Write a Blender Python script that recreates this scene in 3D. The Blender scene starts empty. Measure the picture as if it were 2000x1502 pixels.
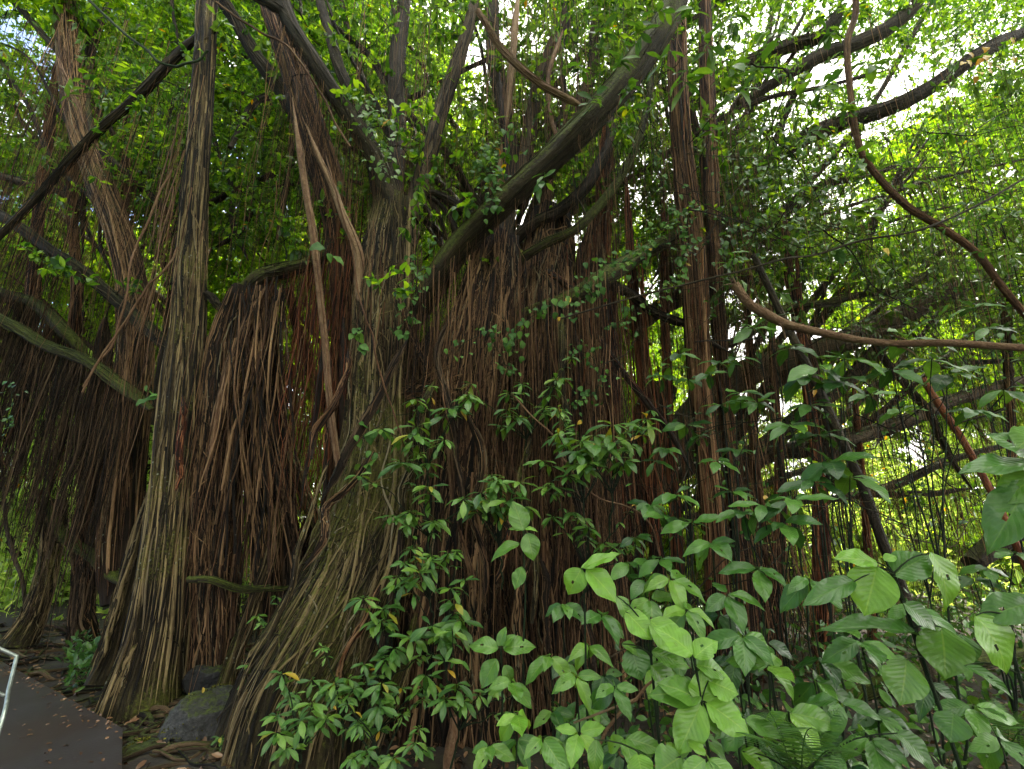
import bpy, math
import numpy as np
from mathutils import Vector
R = math.radians
rng = np.random.default_rng(7)

# ------------------------------------------------------------------ camera, sky, sun, exposure
F = 900.0; PITCH = R(15.5); CAMZ = 1.6
sc = bpy.context.scene
cam_d = bpy.data.cameras.new("camera"); cam = bpy.data.objects.new("camera", cam_d)
sc.collection.objects.link(cam); sc.camera = cam
cam_d.sensor_width = 36; cam_d.lens = 36*F/2000; cam_d.clip_end = 600; cam_d.clip_start = 0.05
cam.location = (0, 0, CAMZ); cam.rotation_euler = (R(90)+PITCH, 0, 0)

SUN_EL, SUN_AZ = R(62), R(28)          # azimuth clockwise from +Y: behind the trees, to the right
world = bpy.data.worlds.new("World"); sc.world = world; world.use_nodes = True
wn = world.node_tree; wn.nodes.clear()
o_ = wn.nodes.new('ShaderNodeOutputWorld'); bg = wn.nodes.new('ShaderNodeBackground')
sky = wn.nodes.new('ShaderNodeTexSky'); sky.sky_type = 'NISHITA'; sky.sun_disc = False
sky.sun_elevation = SUN_EL; sky.sun_rotation = SUN_AZ; sky.air_density = 1.0; sky.dust_density = 2.5
tc = wn.nodes.new('ShaderNodeTexCoord'); nz = wn.nodes.new('ShaderNodeTexNoise')
nz.inputs['Scale'].default_value = 2.3; nz.inputs['Detail'].default_value = 4
rp = wn.nodes.new('ShaderNodeValToRGB'); rp.color_ramp.elements[0].position = .36; rp.color_ramp.elements[1].position = .52
mx = wn.nodes.new('ShaderNodeMixRGB'); mx.inputs[2].default_value = (11.6, 11.2, 10.6, 1)   # cloud brightness in the sky texture's units
wn.links.new(tc.outputs['Generated'], nz.inputs['Vector'])
sx_ = wn.nodes.new('ShaderNodeSeparateXYZ'); ma_ = wn.nodes.new('ShaderNodeMath'); ma_.operation = 'MULTIPLY_ADD'; ma_.inputs[1].default_value = .24
wn.links.new(tc.outputs['Generated'], sx_.inputs[0]); wn.links.new(sx_.outputs['X'], ma_.inputs[0]); wn.links.new(nz.outputs['Fac'], ma_.inputs[2]); wn.links.new(ma_.outputs[0], rp.inputs[0])
wn.links.new(rp.outputs[0], mx.inputs[0]); wn.links.new(sky.outputs[0], mx.inputs[1])
wn.links.new(mx.outputs[0], bg.inputs[0]); wn.links.new(bg.outputs[0], o_.inputs[0])
bg.inputs[1].default_value = 0.11
sd = bpy.data.lights.new("sun", 'SUN'); sun = bpy.data.objects.new("sun", sd); sc.collection.objects.link(sun)
sd.energy = 5.0; sd.angle = R(3); sd.color = (1, .93, .8)
sv = Vector((math.sin(SUN_AZ)*math.cos(SUN_EL), math.cos(SUN_AZ)*math.cos(SUN_EL), math.sin(SUN_EL)))
sun.rotation_euler = sv.to_track_quat('Z', 'Y').to_euler(); sun.location = (0, 0, 40)
sc.view_settings.view_transform = 'Standard'; sc.view_settings.look = 'None'
sc.view_settings.exposure = 2.35; sc.view_settings.gamma = 1
sc.cycles.max_bounces = 6; sc.cycles.diffuse_bounces = 4; sc.cycles.glossy_bounces = 2
sc.cycles.transmission_bounces = 4; sc.cycles.use_denoising = True
sc.cycles.caustics_reflective = False; sc.cycles.caustics_refractive = False
sc.cycles.sample_clamp_indirect = 8

# ------------------------------------------------------------------ photo pixel -> place
cp, sp = math.cos(PITCH), math.sin(PITCH)
def ray(px, py):
    u = (np.asarray(px, float)-1000)/F; v = (751-np.asarray(py, float))/F
    return np.stack([u, cp-v*sp, sp+v*cp], -1)
def W(px, py, d):
    r = ray(px, py); t = np.asarray(d, float)/r[..., 1]
    return r*t[..., None]+np.array([0, 0, CAMZ])
def mpp(px, py, d):                      # metres per photo pixel there
    return (np.asarray(d, float)/ray(px, py)[..., 1])/F
def proj(p):
    q = np.asarray(p, float)-np.array([0, 0, CAMZ])
    z = q[..., 1]*cp+q[..., 2]*sp; v = -q[..., 1]*sp+q[..., 2]*cp
    return 1000+F*q[..., 0]/z, 751-F*v/z
def gz(x, y):
    x = np.asarray(x, float); y = np.asarray(y, float)
    return .05*np.sin(x*1.3+.5)*np.cos(y*.9)+.03*np.sin(x*3.1+y*2.3)+.02*np.sin(x*7.3-y*5.1)
def G(px, py):
    r = ray(px, py); t = -CAMZ/r[..., 2]
    p = r*t[..., None]+np.array([0, 0, CAMZ]); p[..., 2] = gz(p[..., 0], p[..., 1]); return p

# ------------------------------------------------------------------ objects
C = sc.collection
def tag(o, label=None, cat=None, group=None, kind=None):
    if label: o['label'] = label
    if cat: o['category'] = cat
    if group: o['group'] = group
    if kind: o['kind'] = kind
    return o
def thing(name, loc, label, cat, group=None):
    o = bpy.data.objects.new(name, None); o.location = [float(c) for c in loc]; o.empty_display_size = .2
    C.objects.link(o); return tag(o, label, cat, group)
class MB:
    def __init__(s): s.v = []; s.q = []; s.t = []; s.uv = []; s.qm = []; s.tm = []; s.n = 0; s.m = 0
    def add(s, v, q=None, t=None, uv=None):
        v = np.asarray(v, float).reshape(-1, 3)
        s.v.append(v)
        if q is not None and len(q): s.q.append(np.asarray(q, int).reshape(-1, 4)+s.n); s.qm.append(np.full(len(s.q[-1]), s.m))
        if t is not None and len(t): s.t.append(np.asarray(t, int).reshape(-1, 3)+s.n); s.tm.append(np.full(len(s.t[-1]), s.m))
        s.uv.append(np.zeros((len(v), 2)) if uv is None else np.asarray(uv, float).reshape(-1, 2))
        s.n += len(v)
    def build(s, name, mat, parent=None, smooth=True):
        me = bpy.data.meshes.new(name)
        if s.n:
            v = np.concatenate(s.v)
            if parent is not None: v = v-np.array(parent.matrix_world.translation if parent.parent else parent.location)
            q = np.concatenate(s.q) if s.q else np.zeros((0, 4), int)
            t = np.concatenate(s.t) if s.t else np.zeros((0, 3), int)
            me.vertices.add(len(v)); me.vertices.foreach_set('co', v.ravel().astype(np.float32))
            li = np.concatenate([q.ravel(), t.ravel()]).astype(np.int32)
            me.loops.add(len(li)); me.loops.foreach_set('vertex_index', li)
            ls = np.concatenate([np.arange(len(q))*4, len(q)*4+np.arange(len(t))*3]).astype(np.int32)
            me.polygons.add(len(ls)); me.polygons.foreach_set('loop_start', ls)
            me.polygons.foreach_set('use_smooth', np.full(len(ls), smooth))
            if isinstance(mat, list): me.polygons.foreach_set('material_index', np.concatenate(s.qm+s.tm).astype(np.int32))
            ul = me.uv_layers.new(name='UVMap')
            ul.data.foreach_set('uv', np.concatenate(s.uv)[li].ravel().astype(np.float32))
            me.update(calc_edges=True)
        for x_ in (mat if isinstance(mat, list) else [mat]): me.materials.append(x_)
        o = bpy.data.objects.new(name, me); C.objects.link(o)
        if parent is not None: o.parent = parent
        return o

def unit(a): return a/np.maximum(np.linalg.norm(a, axis=-1, keepdims=True), 1e-9)
def resample(P, n):
    """Catmull-Rom through rows of P (any columns)"""
    P = np.asarray(P, float); k = len(P)
    Q = np.vstack([2*P[0]-P[1], P, 2*P[-1]-P[-2]])
    s = np.linspace(0, k-1, n); i = np.minimum(s.astype(int), k-2); f = (s-i)[:, None]
    a, b, c, d = Q[i], Q[i+1], Q[i+2], Q[i+3]
    return .5*((2*b)+(-a+c)*f+(2*a-5*b+4*c-d)*f**2+(-a+3*b-3*c+d)*f**3)
def noise2(x, y, kx, seed=0, ny=64):
    """value noise, periodic in x with kx cells over 0..1"""
    T = np.random.default_rng(seed).uniform(-1, 1, (kx, ny))
    x = (x % 1.0)*kx; y = np.asarray(y, float) % ny
    i = x.astype(int) % kx; j = y.astype(int) % ny; fx = x-np.floor(x); fy = y-np.floor(y)
    fx = fx*fx*(3-2*fx); fy = fy*fy*(3-2*fy)
    i2 = (i+1) % kx; j2 = (j+1) % ny
    return (T[i, j]*(1-fx)+T[i2, j]*fx)*(1-fy)+(T[i, j2]*(1-fx)+T[i2, j2]*fx)*fy
def wig(n, m, amp, k=4, dim=3):
    """m smooth random offset curves, n points each"""
    c = rng.normal(0, 1, (m, k+2, dim)); s = np.linspace(0, k-.001, n); i = s.astype(int); f = (s-i)[None, :, None]
    f = f*f*(3-2*f); return amp*(c[:, i]*(1-f)+c[:, i+1]*f)
def frames(P):
    T = unit(np.gradient(P, axis=0)); n = len(P); N = np.zeros_like(P)
    a = np.array([0, 1., 0]) if abs(T[0, 1]) < .8 else np.array([1., 0, 0])
    N[0] = unit(a-T[0]*a.dot(T[0]))
    for i in range(1, n): N[i] = unit(N[i-1]-T[i]*N[i-1].dot(T[i]))
    return T, N, np.cross(T, N)
class Stem:
    """a swept, fluted, tapering woody body; knows its own surface so that roots can cling to it"""
    def __init__(s, P, rad, flute=.12, k=9, seed=0, twist=.0, squash=1.0):
        s.P = P; s.rad = rad; s.T, s.N, s.B = frames(P); s.flute = flute; s.k = k; s.seed = seed; s.tw = twist; s.sq = squash
        s.L = np.concatenate([[0], np.cumsum(np.linalg.norm(np.diff(P, axis=0), axis=1))]); s.len = s.L[-1]
        s.u = s.L/s.len
    def at(s, u):
        f = lambda A: np.stack([np.interp(u, s.u, A[:, c]) for c in range(3)], -1)
        return f(s.P), unit(f(s.N)), unit(f(s.B)), np.interp(u, s.u, s.rad)
    def r(s, th, u):
        a = th/(2*np.pi)+s.tw*u; y = u*s.len
        n = 1-2*np.abs(noise2(a, y*.35, s.k, s.seed))                 # rounded ribs, sharp furrows
        n2 = 1-2*np.abs(noise2(a, y*.8+9, s.k*2+1, s.seed+1)); n3 = noise2(a, y*1.6+3, 5, s.seed+2)
        n4 = noise2(a, y*4+1, s.k*4+3, s.seed+3)
        return 1+s.flute*(n+.45*n2+.8*n3)+s.flute*.25*n4
    def surf(s, th, u, off=0.):
        p, N, B, r = s.at(u); rr = (r*s.r(th, u)+off)[..., None]
        return p+rr*(np.cos(th)[..., None]*N+np.sin(th)[..., None]*B*s.sq)
    def mesh(s, mb, sides=None, step=None, cap=True, inset=0.):
        rm = float(np.mean(s.rad))
        sides = sides or int(np.clip(rm*260, 7, 110)); step = step or max(.03, min(.12, rm*.5))
        n = max(6, int(s.len/step)); u = np.linspace(0, 1, n); th = np.linspace(0, 2*np.pi, sides+1)
        U, TH = np.meshgrid(u, th, indexing='ij'); v = s.surf(TH.ravel(), U.ravel(), -inset).reshape(n, sides+1, 3)
        q = grid(n, sides+1)
        mb.add(v, q, uv=np.stack([TH*rm, U*s.len], -1))
        if cap:
            for e, fl in ((0, 1), (n-1, 0)):
                c = v[e].mean(0); vv = np.vstack([v[e], c]); m = sides+1
                t = np.array([[j, j+1, m] if fl else [j+1, j, m] for j in range(sides)])
                mb.add(vv, t=t, uv=np.zeros((m+1, 2)))
def grid(n, m):
    i = np.arange(n-1)[:, None]; j = np.arange(m-1)[None, :]; a = i*m+j
    return np.stack([a, a+1, a+m+1, a+m], -1).reshape(-1, 4)
def tubes(mb, P, Rr, sides=4):
    """P (M,K,3), Rr (M,K)"""
    M, K, _ = P.shape; T = unit(np.gradient(P, axis=1)); mt = np.abs(T.mean(1))
    ref = np.zeros((M, 3)); ref[np.arange(M), np.argmin(mt, 1)] = 1
    N = unit(np.cross(T, ref[:, None])); B = np.cross(T, N)
    th = np.linspace(0, 2*np.pi, sides+1)[:-1]
    v = P[:, :, None]+Rr[:, :, None, None]*(np.cos(th)[:, None]*N[:, :, None]+np.sin(th)[:, None]*B[:, :, None])
    L = np.concatenate([np.zeros((M, 1)), np.cumsum(np.linalg.norm(np.diff(P, axis=1), axis=2), 1)], 1)
    uv = np.stack([np.broadcast_to((th*.02)[None, None], (M, K, sides)), np.broadcast_to(L[:, :, None], (M, K, sides))], -1)
    i = np.arange(K-1)[:, None]; j = np.arange(sides)[None]; jn = (j+1) % sides
    q = np.stack([i*sides+j, i*sides+jn, (i+1)*sides+jn, (i+1)*sides+j], -1).reshape(-1, 4)
    q = (q[None]+(np.arange(M)*K*sides)[:, None, None]).reshape(-1, 4)
    mb.add(v.reshape(-1, 3), q, uv=uv.reshape(-1, 2))
def path(pts, n=None, wob=.0, end=None):
    """pts: (px, py, depth, radius in photo px) -> Stem curve"""
    A = np.array(pts, float); w = W(A[:, 0], A[:, 1], A[:, 2]); r = A[:, 3]*mpp(A[:, 0], A[:, 1], A[:, 2])*.80/np.sqrt(1+((A[:, 0]-1000)/F)**2)
    n = n or max(24, 12*len(pts)); X = resample(np.column_stack([w, r]), n)
    if wob: X[:, :3] += wig(n, 1, wob, 6)[0]
    return X[:, :3], np.maximum(X[:, 3], .002)

# ------------------------------------------------------------------ materials
def nodes(name):
    m = bpy.data.materials.new(name); m.use_nodes = True; nt = m.node_tree; nt.nodes.clear()
    out = nt.nodes.new('ShaderNodeOutputMaterial')
    def N(t, **kw):
        n = nt.nodes.new('ShaderNode'+t)
        for k, v in kw.items():
            if k[0] == '_': setattr(n, k[1:], v)
            else: n.inputs[k].default_value = v
        return n
    return m, nt, out, N, nt.links.new
def ramp(N, stops):
    r = N('ValToRGB'); e = r.color_ramp.elements
    while len(e) < len(stops): e.new(.5)
    for k, (p, c) in enumerate(stops): e[k].position = p; e[k].color = (*c, 1)
    return r
def mathn(N, L, op, a, b=None, clamp=False):
    n = N('Math', _operation=op, _use_clamp=clamp)
    for k, x in enumerate((a, b)):
        if x is None: continue
        if hasattr(x, 'links'): L(x, n.inputs[k])
        else: n.inputs[k].default_value = x
    return n.outputs[0]
def bark(name, dark, mid, light, moss=.5, lichen=.2, fib=(45, 3), mosscol=(.055, .075, .012), bump=1.0, rough=.68):
    m, nt, out, N, L = nodes(name)
    uv = N('TexCoord'); mp = N('Mapping'); mp.inputs['Scale'].default_value = (*fib, 1); L(uv.outputs['UV'], mp.inputs[0])
    n1 = N('TexNoise', Scale=1.0, Detail=8.0, Roughness=.78); L(mp.outputs[0], n1.inputs['Vector'])
    n2 = N('TexNoise', Scale=1.7, Detail=4.0); L(uv.outputs['Object'], n2.inputs['Vector'])
    n3 = N('TexNoise', Scale=38.0, Detail=3.0, Roughness=.7); L(uv.outputs['Object'], n3.inputs['Vector'])
    geo = N('NewGeometry'); isl = geo.outputs['Random Per Island']
    f = mathn(N, L, 'ADD', mathn(N, L, 'MULTIPLY', n1.outputs['Fac'], 1.25), mathn(N, L, 'MULTIPLY', isl, .75))
    f = mathn(N, L, 'SUBTRACT', mathn(N, L, 'ADD', f, mathn(N, L, 'MULTIPLY', n2.outputs['Fac'], .5)), .80)
    cr = ramp(N, [(.26, dark), (.5, mid), (.66, tuple((x+y)/2 for x, y in zip(mid, light))), (.84, light)]); L(f, cr.inputs[0])
    # moss settles on upward faces and in large patches
    sx = N('SeparateXYZ'); L(geo.outputs['Normal'], sx.inputs[0])
    up = mathn(N, L, 'MULTIPLY', sx.outputs['Z'], .9)
    mm = mathn(N, L, 'ADD', mathn(N, L, 'ADD', up, mathn(N, L, 'MULTIPLY', n2.outputs['Fac'], 1.6)), mathn(N, L, 'MULTIPLY', n3.outputs['Fac'], 1.0))
    mr = N('MapRange', _clamp=True); L(mm, mr.inputs[0]); mr.inputs[1].default_value = 2.0-moss; mr.inputs[2].default_value = 2.35-moss
    mcr = ramp(N, [(.3, tuple(c*.45 for c in mosscol)), (.7, tuple(c*1.9 for c in mosscol))]); L(n3.outputs['Fac'], mcr.inputs[0])
    mix = N('MixRGB'); L(mathn(N, L, 'MULTIPLY', mr.outputs[0], .85), mix.inputs[0]); L(cr.outputs[0], mix.inputs[1]); L(mcr.outputs[0], mix.inputs[2])
    vo = N('TexVoronoi', Scale=17.0); L(uv.outputs['Object'], vo.inputs['Vector'])
    li = N('MapRange', _clamp=True); L(mathn(N, L, 'ADD', vo.outputs['Distance'], mathn(N, L, 'MULTIPLY', n3.outputs['Fac'], .5)), li.inputs[0])
    li.inputs[1].default_value = .42; li.inputs[2].default_value = .34; li.inputs[3].default_value = 0; li.inputs[4].default_value = 1
    gate = N('MapRange', _clamp=True); L(n2.outputs['Fac'], gate.inputs[0]); gate.inputs[1].default_value = .62-.2*lichen; gate.inputs[2].default_value = .75-.2*lichen
    mix2 = N('MixRGB'); mix2.inputs[2].default_value = (.34, .35, .27, 1)
    L(mathn(N, L, 'MULTIPLY', mathn(N, L, 'MULTIPLY', li.outputs[0], gate.outputs[0]), min(1, lichen*2.5)), mix2.inputs[0]); L(mix.outputs[0], mix2.inputs[1])
    b = N('BsdfPrincipled', Roughness=rough); b.inputs['Specular IOR Level'].default_value = .22
    L(mix2.outputs[0], b.inputs['Base Color'])
    bm = N('Bump', Strength=bump, Distance=.03)
    h = mathn(N, L, 'ADD', mathn(N, L, 'MULTIPLY', n1.outputs['Fac'], 1.6), mathn(N, L, 'MULTIPLY', n3.outputs['Fac'], .9)); L(h, bm.inputs['Height']); L(bm.outputs[0], b.inputs['Normal'])
    L(b.outputs[0], out.inputs[0]); return m
def leafmat(name, c0, c1, c2, trans=.4, rough=.38, veins=0., yellow=.02, tcol=1.5, spec=.5):
    """c0..c2: darkest, usual and freshest leaf; each leaf gets its own place between them"""
    m, nt, out, N, L = nodes(name)
    geo = N('NewGeometry'); isl = geo.outputs['Random Per Island']
    cr = ramp(N, [(0, c0), (.5, c1), (.93-yellow, c2), (1-yellow, c2), (min(1, 1.001-yellow*.9), (.42, .26, .02))]) if yellow else ramp(N, [(0, c0), (.5, c1), (1, c2)])
    L(isl, cr.inputs[0]); col = cr.outputs[0]; tcn = N('TexCoord')
    bumpsrc = None
    if veins:
        s = N('SeparateXYZ'); L(tcn.outputs['UV'], s.inputs[0])
        au = mathn(N, L, 'ABSOLUTE', s.outputs['X'])
        ph = mathn(N, L, 'SUBTRACT', mathn(N, L, 'MULTIPLY', s.outputs['Y'], 9.0), mathn(N, L, 'MULTIPLY', au, 2.6))
        v = mathn(N, L, 'ABSOLUTE', mathn(N, L, 'SUBTRACT', mathn(N, L, 'FRACT', ph), .5))
        vm = N('MapRange', _clamp=True); L(v, vm.inputs[0]); vm.inputs[1].default_value = .09; vm.inputs[2].default_value = .0
        mid = N('MapRange', _clamp=True); L(au, mid.inputs[0]); mid.inputs[1].default_value = .06; mid.inputs[2].default_value = .015
        vv = mathn(N, L, 'MAXIMUM', mathn(N, L, 'MULTIPLY', vm.outputs[0], .3), mid.outputs[0])
        nz_ = N('TexNoise', Scale=22.0, Detail=4.0); L(tcn.outputs['Object'], nz_.inputs['Vector'])
        mot = N('HueSaturation'); L(col, mot.inputs['Color']); L(mathn(N, L, 'ADD', mathn(N, L, 'MULTIPLY', nz_.outputs['Fac'], .9), .55), mot.inputs['Value'])
        mxx = N('MixRGB'); mxx.inputs[2].default_value = (c2[0]*2.0, c2[1]*1.4, c2[2]*2.0, 1)
        L(mathn(N, L, 'MULTIPLY', vv, veins), mxx.inputs[0]); L(mot.outputs[0], mxx.inputs[1]); col = mxx.outputs[0]
        bb = N('Bump', Strength=.35, Distance=.008); L(mathn(N, L, 'ADD', mathn(N, L, 'MULTIPLY', v, .5), mathn(N, L, 'MULTIPLY', nz_.outputs['Fac'], 1.6)), bb.inputs['Height']); bumpsrc = bb.outputs[0]
    p = N('BsdfPrincipled', Roughness=rough); p.inputs['Specular IOR Level'].default_value = spec; L(col, p.inputs['Base Color'])
    t = N('BsdfTranslucent'); hs = N('HueSaturation', Hue=.475, Saturation=1.1, Value=tcol); L(col, hs.inputs['Color']); L(hs.outputs[0], t.inputs[0])
    if bumpsrc: L(bumpsrc, p.inputs['Normal'])
    mix = N('MixShader', Fac=trans); L(p.outputs[0], mix.inputs[1]); L(t.outputs[0], mix.inputs[2]); L(mix.outputs[0], out.inputs[0])
    return m
M = {
 'trunk': bark('banyan_bark', (.005, .003, .002), (.092, .044, .022), (.48, .29, .15), moss=.2, lichen=.4, mosscol=(.07, .072, .014)),  # wide tone spread, also in mossy and root, paints highlights and crevice shade
 'mossy': bark('mossy_bark', (.006, .004, .002), (.085, .058, .026), (.46, .34, .17), moss=.5, lichen=.6, mosscol=(.085, .088, .013)),
 'shade_bark': bark('crevice_shade_bark', (.003, .002, .0015), (.014, .008, .005), (.06, .036, .02), moss=.0, lichen=.1, bump=1.),  # body near black to paint the shade between clinging roots
 'shade_moss_bark': bark('crevice_shade_mossy_bark', (.004, .003, .002), (.028, .021, .009), (.11, .09, .035), moss=.45, lichen=.3, mosscol=(.075, .085, .012)),  # mossy body bark with crevice shade put into its colour
 'paleskin': bark('pale_root_skin', (.05, .036, .02), (.19, .14, .08), (.42, .36, .23), moss=.0, lichen=.4),
 'limb': bark('limb_bark', (.004, .003, .002), (.022, .016, .010), (.11, .08, .045), moss=.3, lichen=.3, fib=(30, 5), mosscol=(.045, .055, .008)),
 'mosslimb': bark('moss_limb_bark', (.006, .005, .002), (.034, .025, .012), (.11, .085, .04), moss=.9, lichen=.0, fib=(30, 5), mosscol=(.06, .078, .008)),
 'root': bark('aerial_root_bark', (.006, .003, .002), (.10, .044, .021), (.46, .26, .13), moss=.0, lichen=.2),
 'redroot': bark('red_root_bark', (.03, .008, .004), (.20, .055, .022), (.46, .19, .085), moss=-.2, lichen=.1),
 'paleroot': bark('pale_root_bark', (.07, .035, .02), (.2, .11, .06), (.38, .26, .16), moss=-.2, lichen=.3, fib=(20, 7)),
 'darkroot': bark('dark_root_bark', (.008, .005, .003), (.05, .03, .018), (.22, .145, .085), moss=.08, lichen=.15),
 'twig': bark('twig_bark', (.015, .010, .006), (.045, .032, .018), (.12, .09, .05), moss=.0, lichen=.2),
 'stem': bark('green_stem', (.008, .016, .008), (.02, .04, .015), (.05, .08, .03), moss=0, lichen=0),
 'far': leafmat('far_leaves', (.04, .115, .012), (.11, .24, .024), (.26, .40, .045), trans=.55, tcol=2.1, yellow=.0, rough=.45),  # base colour lifted to carry the sunlit look
 'under': leafmat('understory_leaves', (.11, .21, .03), (.22, .35, .07), (.38, .50, .12), trans=.58, tcol=2.0, yellow=.02, rough=.45),  # sunlit glow put into the leaf colour
 'crown': leafmat('crown_leaves', (.014, .052, .010), (.055, .15, .018), (.17, .31, .035), trans=.52, tcol=2.1, yellow=.004),
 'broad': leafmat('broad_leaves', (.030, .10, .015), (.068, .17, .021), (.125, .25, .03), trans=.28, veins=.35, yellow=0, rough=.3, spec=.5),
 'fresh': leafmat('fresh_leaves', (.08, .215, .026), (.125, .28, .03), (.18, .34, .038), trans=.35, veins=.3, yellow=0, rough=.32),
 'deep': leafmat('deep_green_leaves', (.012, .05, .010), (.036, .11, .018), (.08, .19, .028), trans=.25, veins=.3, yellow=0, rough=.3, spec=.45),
 'seed': leafmat('seedling_leaves', (.025, .08, .016), (.055, .15, .022), (.12, .23, .03), trans=.3, veins=.4, yellow=.01, rough=.33),
 'vine': leafmat('vine_leaves', (.03, .09, .018), (.05, .14, .024), (.10, .21, .035), trans=.35, veins=.3, yellow=.015, spec=.25, rough=.5),
 'fern': leafmat('fern_leaves', (.03, .09, .02), (.05, .13, .03), (.08, .18, .03), trans=.35, yellow=0),
}
M['near'] = leafmat('near_canopy_leaves', (.025, .085, .015), (.05, .14, .02), (.10, .22, .03), trans=.42, veins=.2, yellow=.005, tcol=1.5)
def simple(name, stops, scale=8, rough=.7, bump=.4, det=6, metal=0):
    m, nt, out, N, L = nodes(name); t = N('TexCoord'); n = N('TexNoise', Scale=scale, Detail=det, Roughness=.65); L(t.outputs['Object'], n.inputs['Vector'])
    r = ramp(N, stops); L(n.outputs['Fac'], r.inputs[0]); b = N('BsdfPrincipled', Roughness=rough, Metallic=metal); L(r.outputs[0], b.inputs['Base Color'])
    bm = N('Bump', Strength=bump, Distance=.03); L(n.outputs['Fac'], bm.inputs['Height']); L(bm.outputs[0], b.inputs['Normal']); L(b.outputs[0], out.inputs[0]); return m
M['soil'] = simple('forest_soil', [(.3, (.006, .0045, .003)), (.5, (.02, .014, .009)), (.62, (.03, .03, .01)), (.8, (.06, .045, .03))], 5, .8, .8)
M['rock'] = bark('boulder_stone', (.022, .022, .023), (.055, .055, .057), (.12, .12, .12), moss=.15, lichen=.3, fib=(6, 6), rough=.6)
M['darkrock'] = bark('dark_stone', (.016, .016, .018), (.03, .03, .033), (.05, .05, .055), moss=-.2, lichen=0, fib=(3, 3))
M['metal'] = simple('galvanised_metal', [(.3, (.2, .23, .22)), (.7, (.42, .47, .44))], 25, .4, .05, metal=.8)
M['deadleaf'] = leafmat('dead_leaves', (.05, .025, .012), (.12, .06, .03), (.26, .15, .08), trans=.1, yellow=.0, tcol=1)
def pathmat():
    m, nt, out, N, L = nodes('wet_walkway'); t = N('TexCoord')
    n = N('TexNoise', Scale=1.1, Detail=3.0); n2 = N('TexNoise', Scale=60.0, Detail=3.0); L(t.outputs['Object'], n.inputs['Vector']); L(t.outputs['Object'], n2.inputs['Vector'])
    r = ramp(N, [(.35, (.026, .018, .014)), (.6, (.036, .034, .038))]); L(n.outputs['Fac'], r.inputs[0])
    b = N('BsdfPrincipled'); L(r.outputs[0], b.inputs['Base Color'])
    rr = N('MapRange'); L(n.outputs['Fac'], rr.inputs[0]); rr.inputs[1].default_value = .35; rr.inputs[2].default_value = .65; rr.inputs[3].default_value = .5; rr.inputs[4].default_value = .3
    L(rr.outputs[0], b.inputs['Roughness'])
    bm = N('Bump', Strength=.25, Distance=.004); L(n2.outputs['Fac'], bm.inputs['Height']); L(bm.outputs[0], b.inputs['Normal']); L(b.outputs[0], out.inputs[0]); return m
M['path'] = pathmat()

# ------------------------------------------------------------------ leaves
def leaf_tpl(nu, nv, wid, peak=.42, droop=.25, fold=.18, wave=.03, tip=1.0, bite=0, seed=0):
    """length 1 along +Y, face up +Z; nu cells across (even), nv along"""
    rg = np.random.default_rng(seed); v = np.linspace(0, 1, nv+1); u = np.linspace(-1, 1, nu+1)
    a = math.log(.5)/math.log(peak); w = wid*.5*np.sin(np.pi*v**a)**(.85)*np.where(v > .8, 1-.35*tip*(v-.8)/.2, 1)
    w[0] = wid*.02; w[-1] = wid*.004
    V, U = np.meshgrid(v, u, indexing='ij'); x = U*w[:, None]
    for _ in range(bite):
        vb = rg.uniform(.25, .85); sd_ = rg.choice([-1, 1]); dep = rg.uniform(.15, .5); hw = rg.uniform(.015, .035)
        k = dep*np.exp(-((V-vb)/hw)**2)*(np.sign(U) == sd_); x = x*(1-k*np.abs(U))
    z = fold*np.abs(x)-droop*V**2+wave*np.sin(V*14+U*3+seed)*np.abs(U)*wid*2
    y = V-.25*droop*V**2
    pts = np.stack([x, y, z], -1).reshape(-1, 3); q = grid(nv+1, nu+1)
    if bite:
        keep = np.ones(len(q), bool)
        for _ in range(rg.integers(0, 2)):
            i = rg.integers(int(nv*.3), int(nv*.8)); j = rg.integers(1, nu-1); keep[i*nu+j] = False
            if rg.random() < .5: keep[(i+1)*nu+j] = False
        q = q[keep]
    return pts, q, np.stack([U, V], -1).reshape(-1, 2)
def far_tpl(wid, droop):
    p = np.array([[0, 0, 0], [-wid/2, .45, .06-droop*.2], [0, .5, -droop*.25], [wid/2, .45, .06-droop*.2], [0, 1, -droop]])
    return p, np.array([[0, 2, 4, 1], [0, 3, 4, 2]]), np.zeros((5, 2))
FAR = (np.array([[0, 0, 0], [-.24, .5, .05], [0, 1, -.12], [.24, .5, .05]]), np.array([[0, 3, 2, 1]]), np.zeros((4, 2)))
MIDL = [far_tpl(.4, .2), far_tpl(.34, .3), far_tpl(.46, .1)]
BROAD = [leaf_tpl(10, 20, w, .43, d, f, .025, .8, bite=b, seed=s) for s, (w, d, b, f) in enumerate([(.5, .2, 0, .2), (.46, .35, 1, .3), (.52, .12, 0, .15), (.44, .28, 0, .3), (.5, .42, 1, .22), (.48, .18, 2, .12), (.4, .5, 0, .35)])]
SEED = [leaf_tpl(4, 8, w, .6, d, .2, .02, 1, seed=s) for s, (w, d) in enumerate([(.3, .25), (.34, .4), (.27, .15), (.32, .5)])]
OVAL = [leaf_tpl(4, 8, w, .5, d, .2, .03, .6, seed=s) for s, (w, d) in enumerate([(.44, .2), (.5, .35), (.4, .1)])]
HEART = [leaf_tpl(4, 7, w, .33, d, .15, .03, 1, seed=s) for s, (w, d) in enumerate([(.7, .2), (.8, .3), (.62, .15)])]
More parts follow.
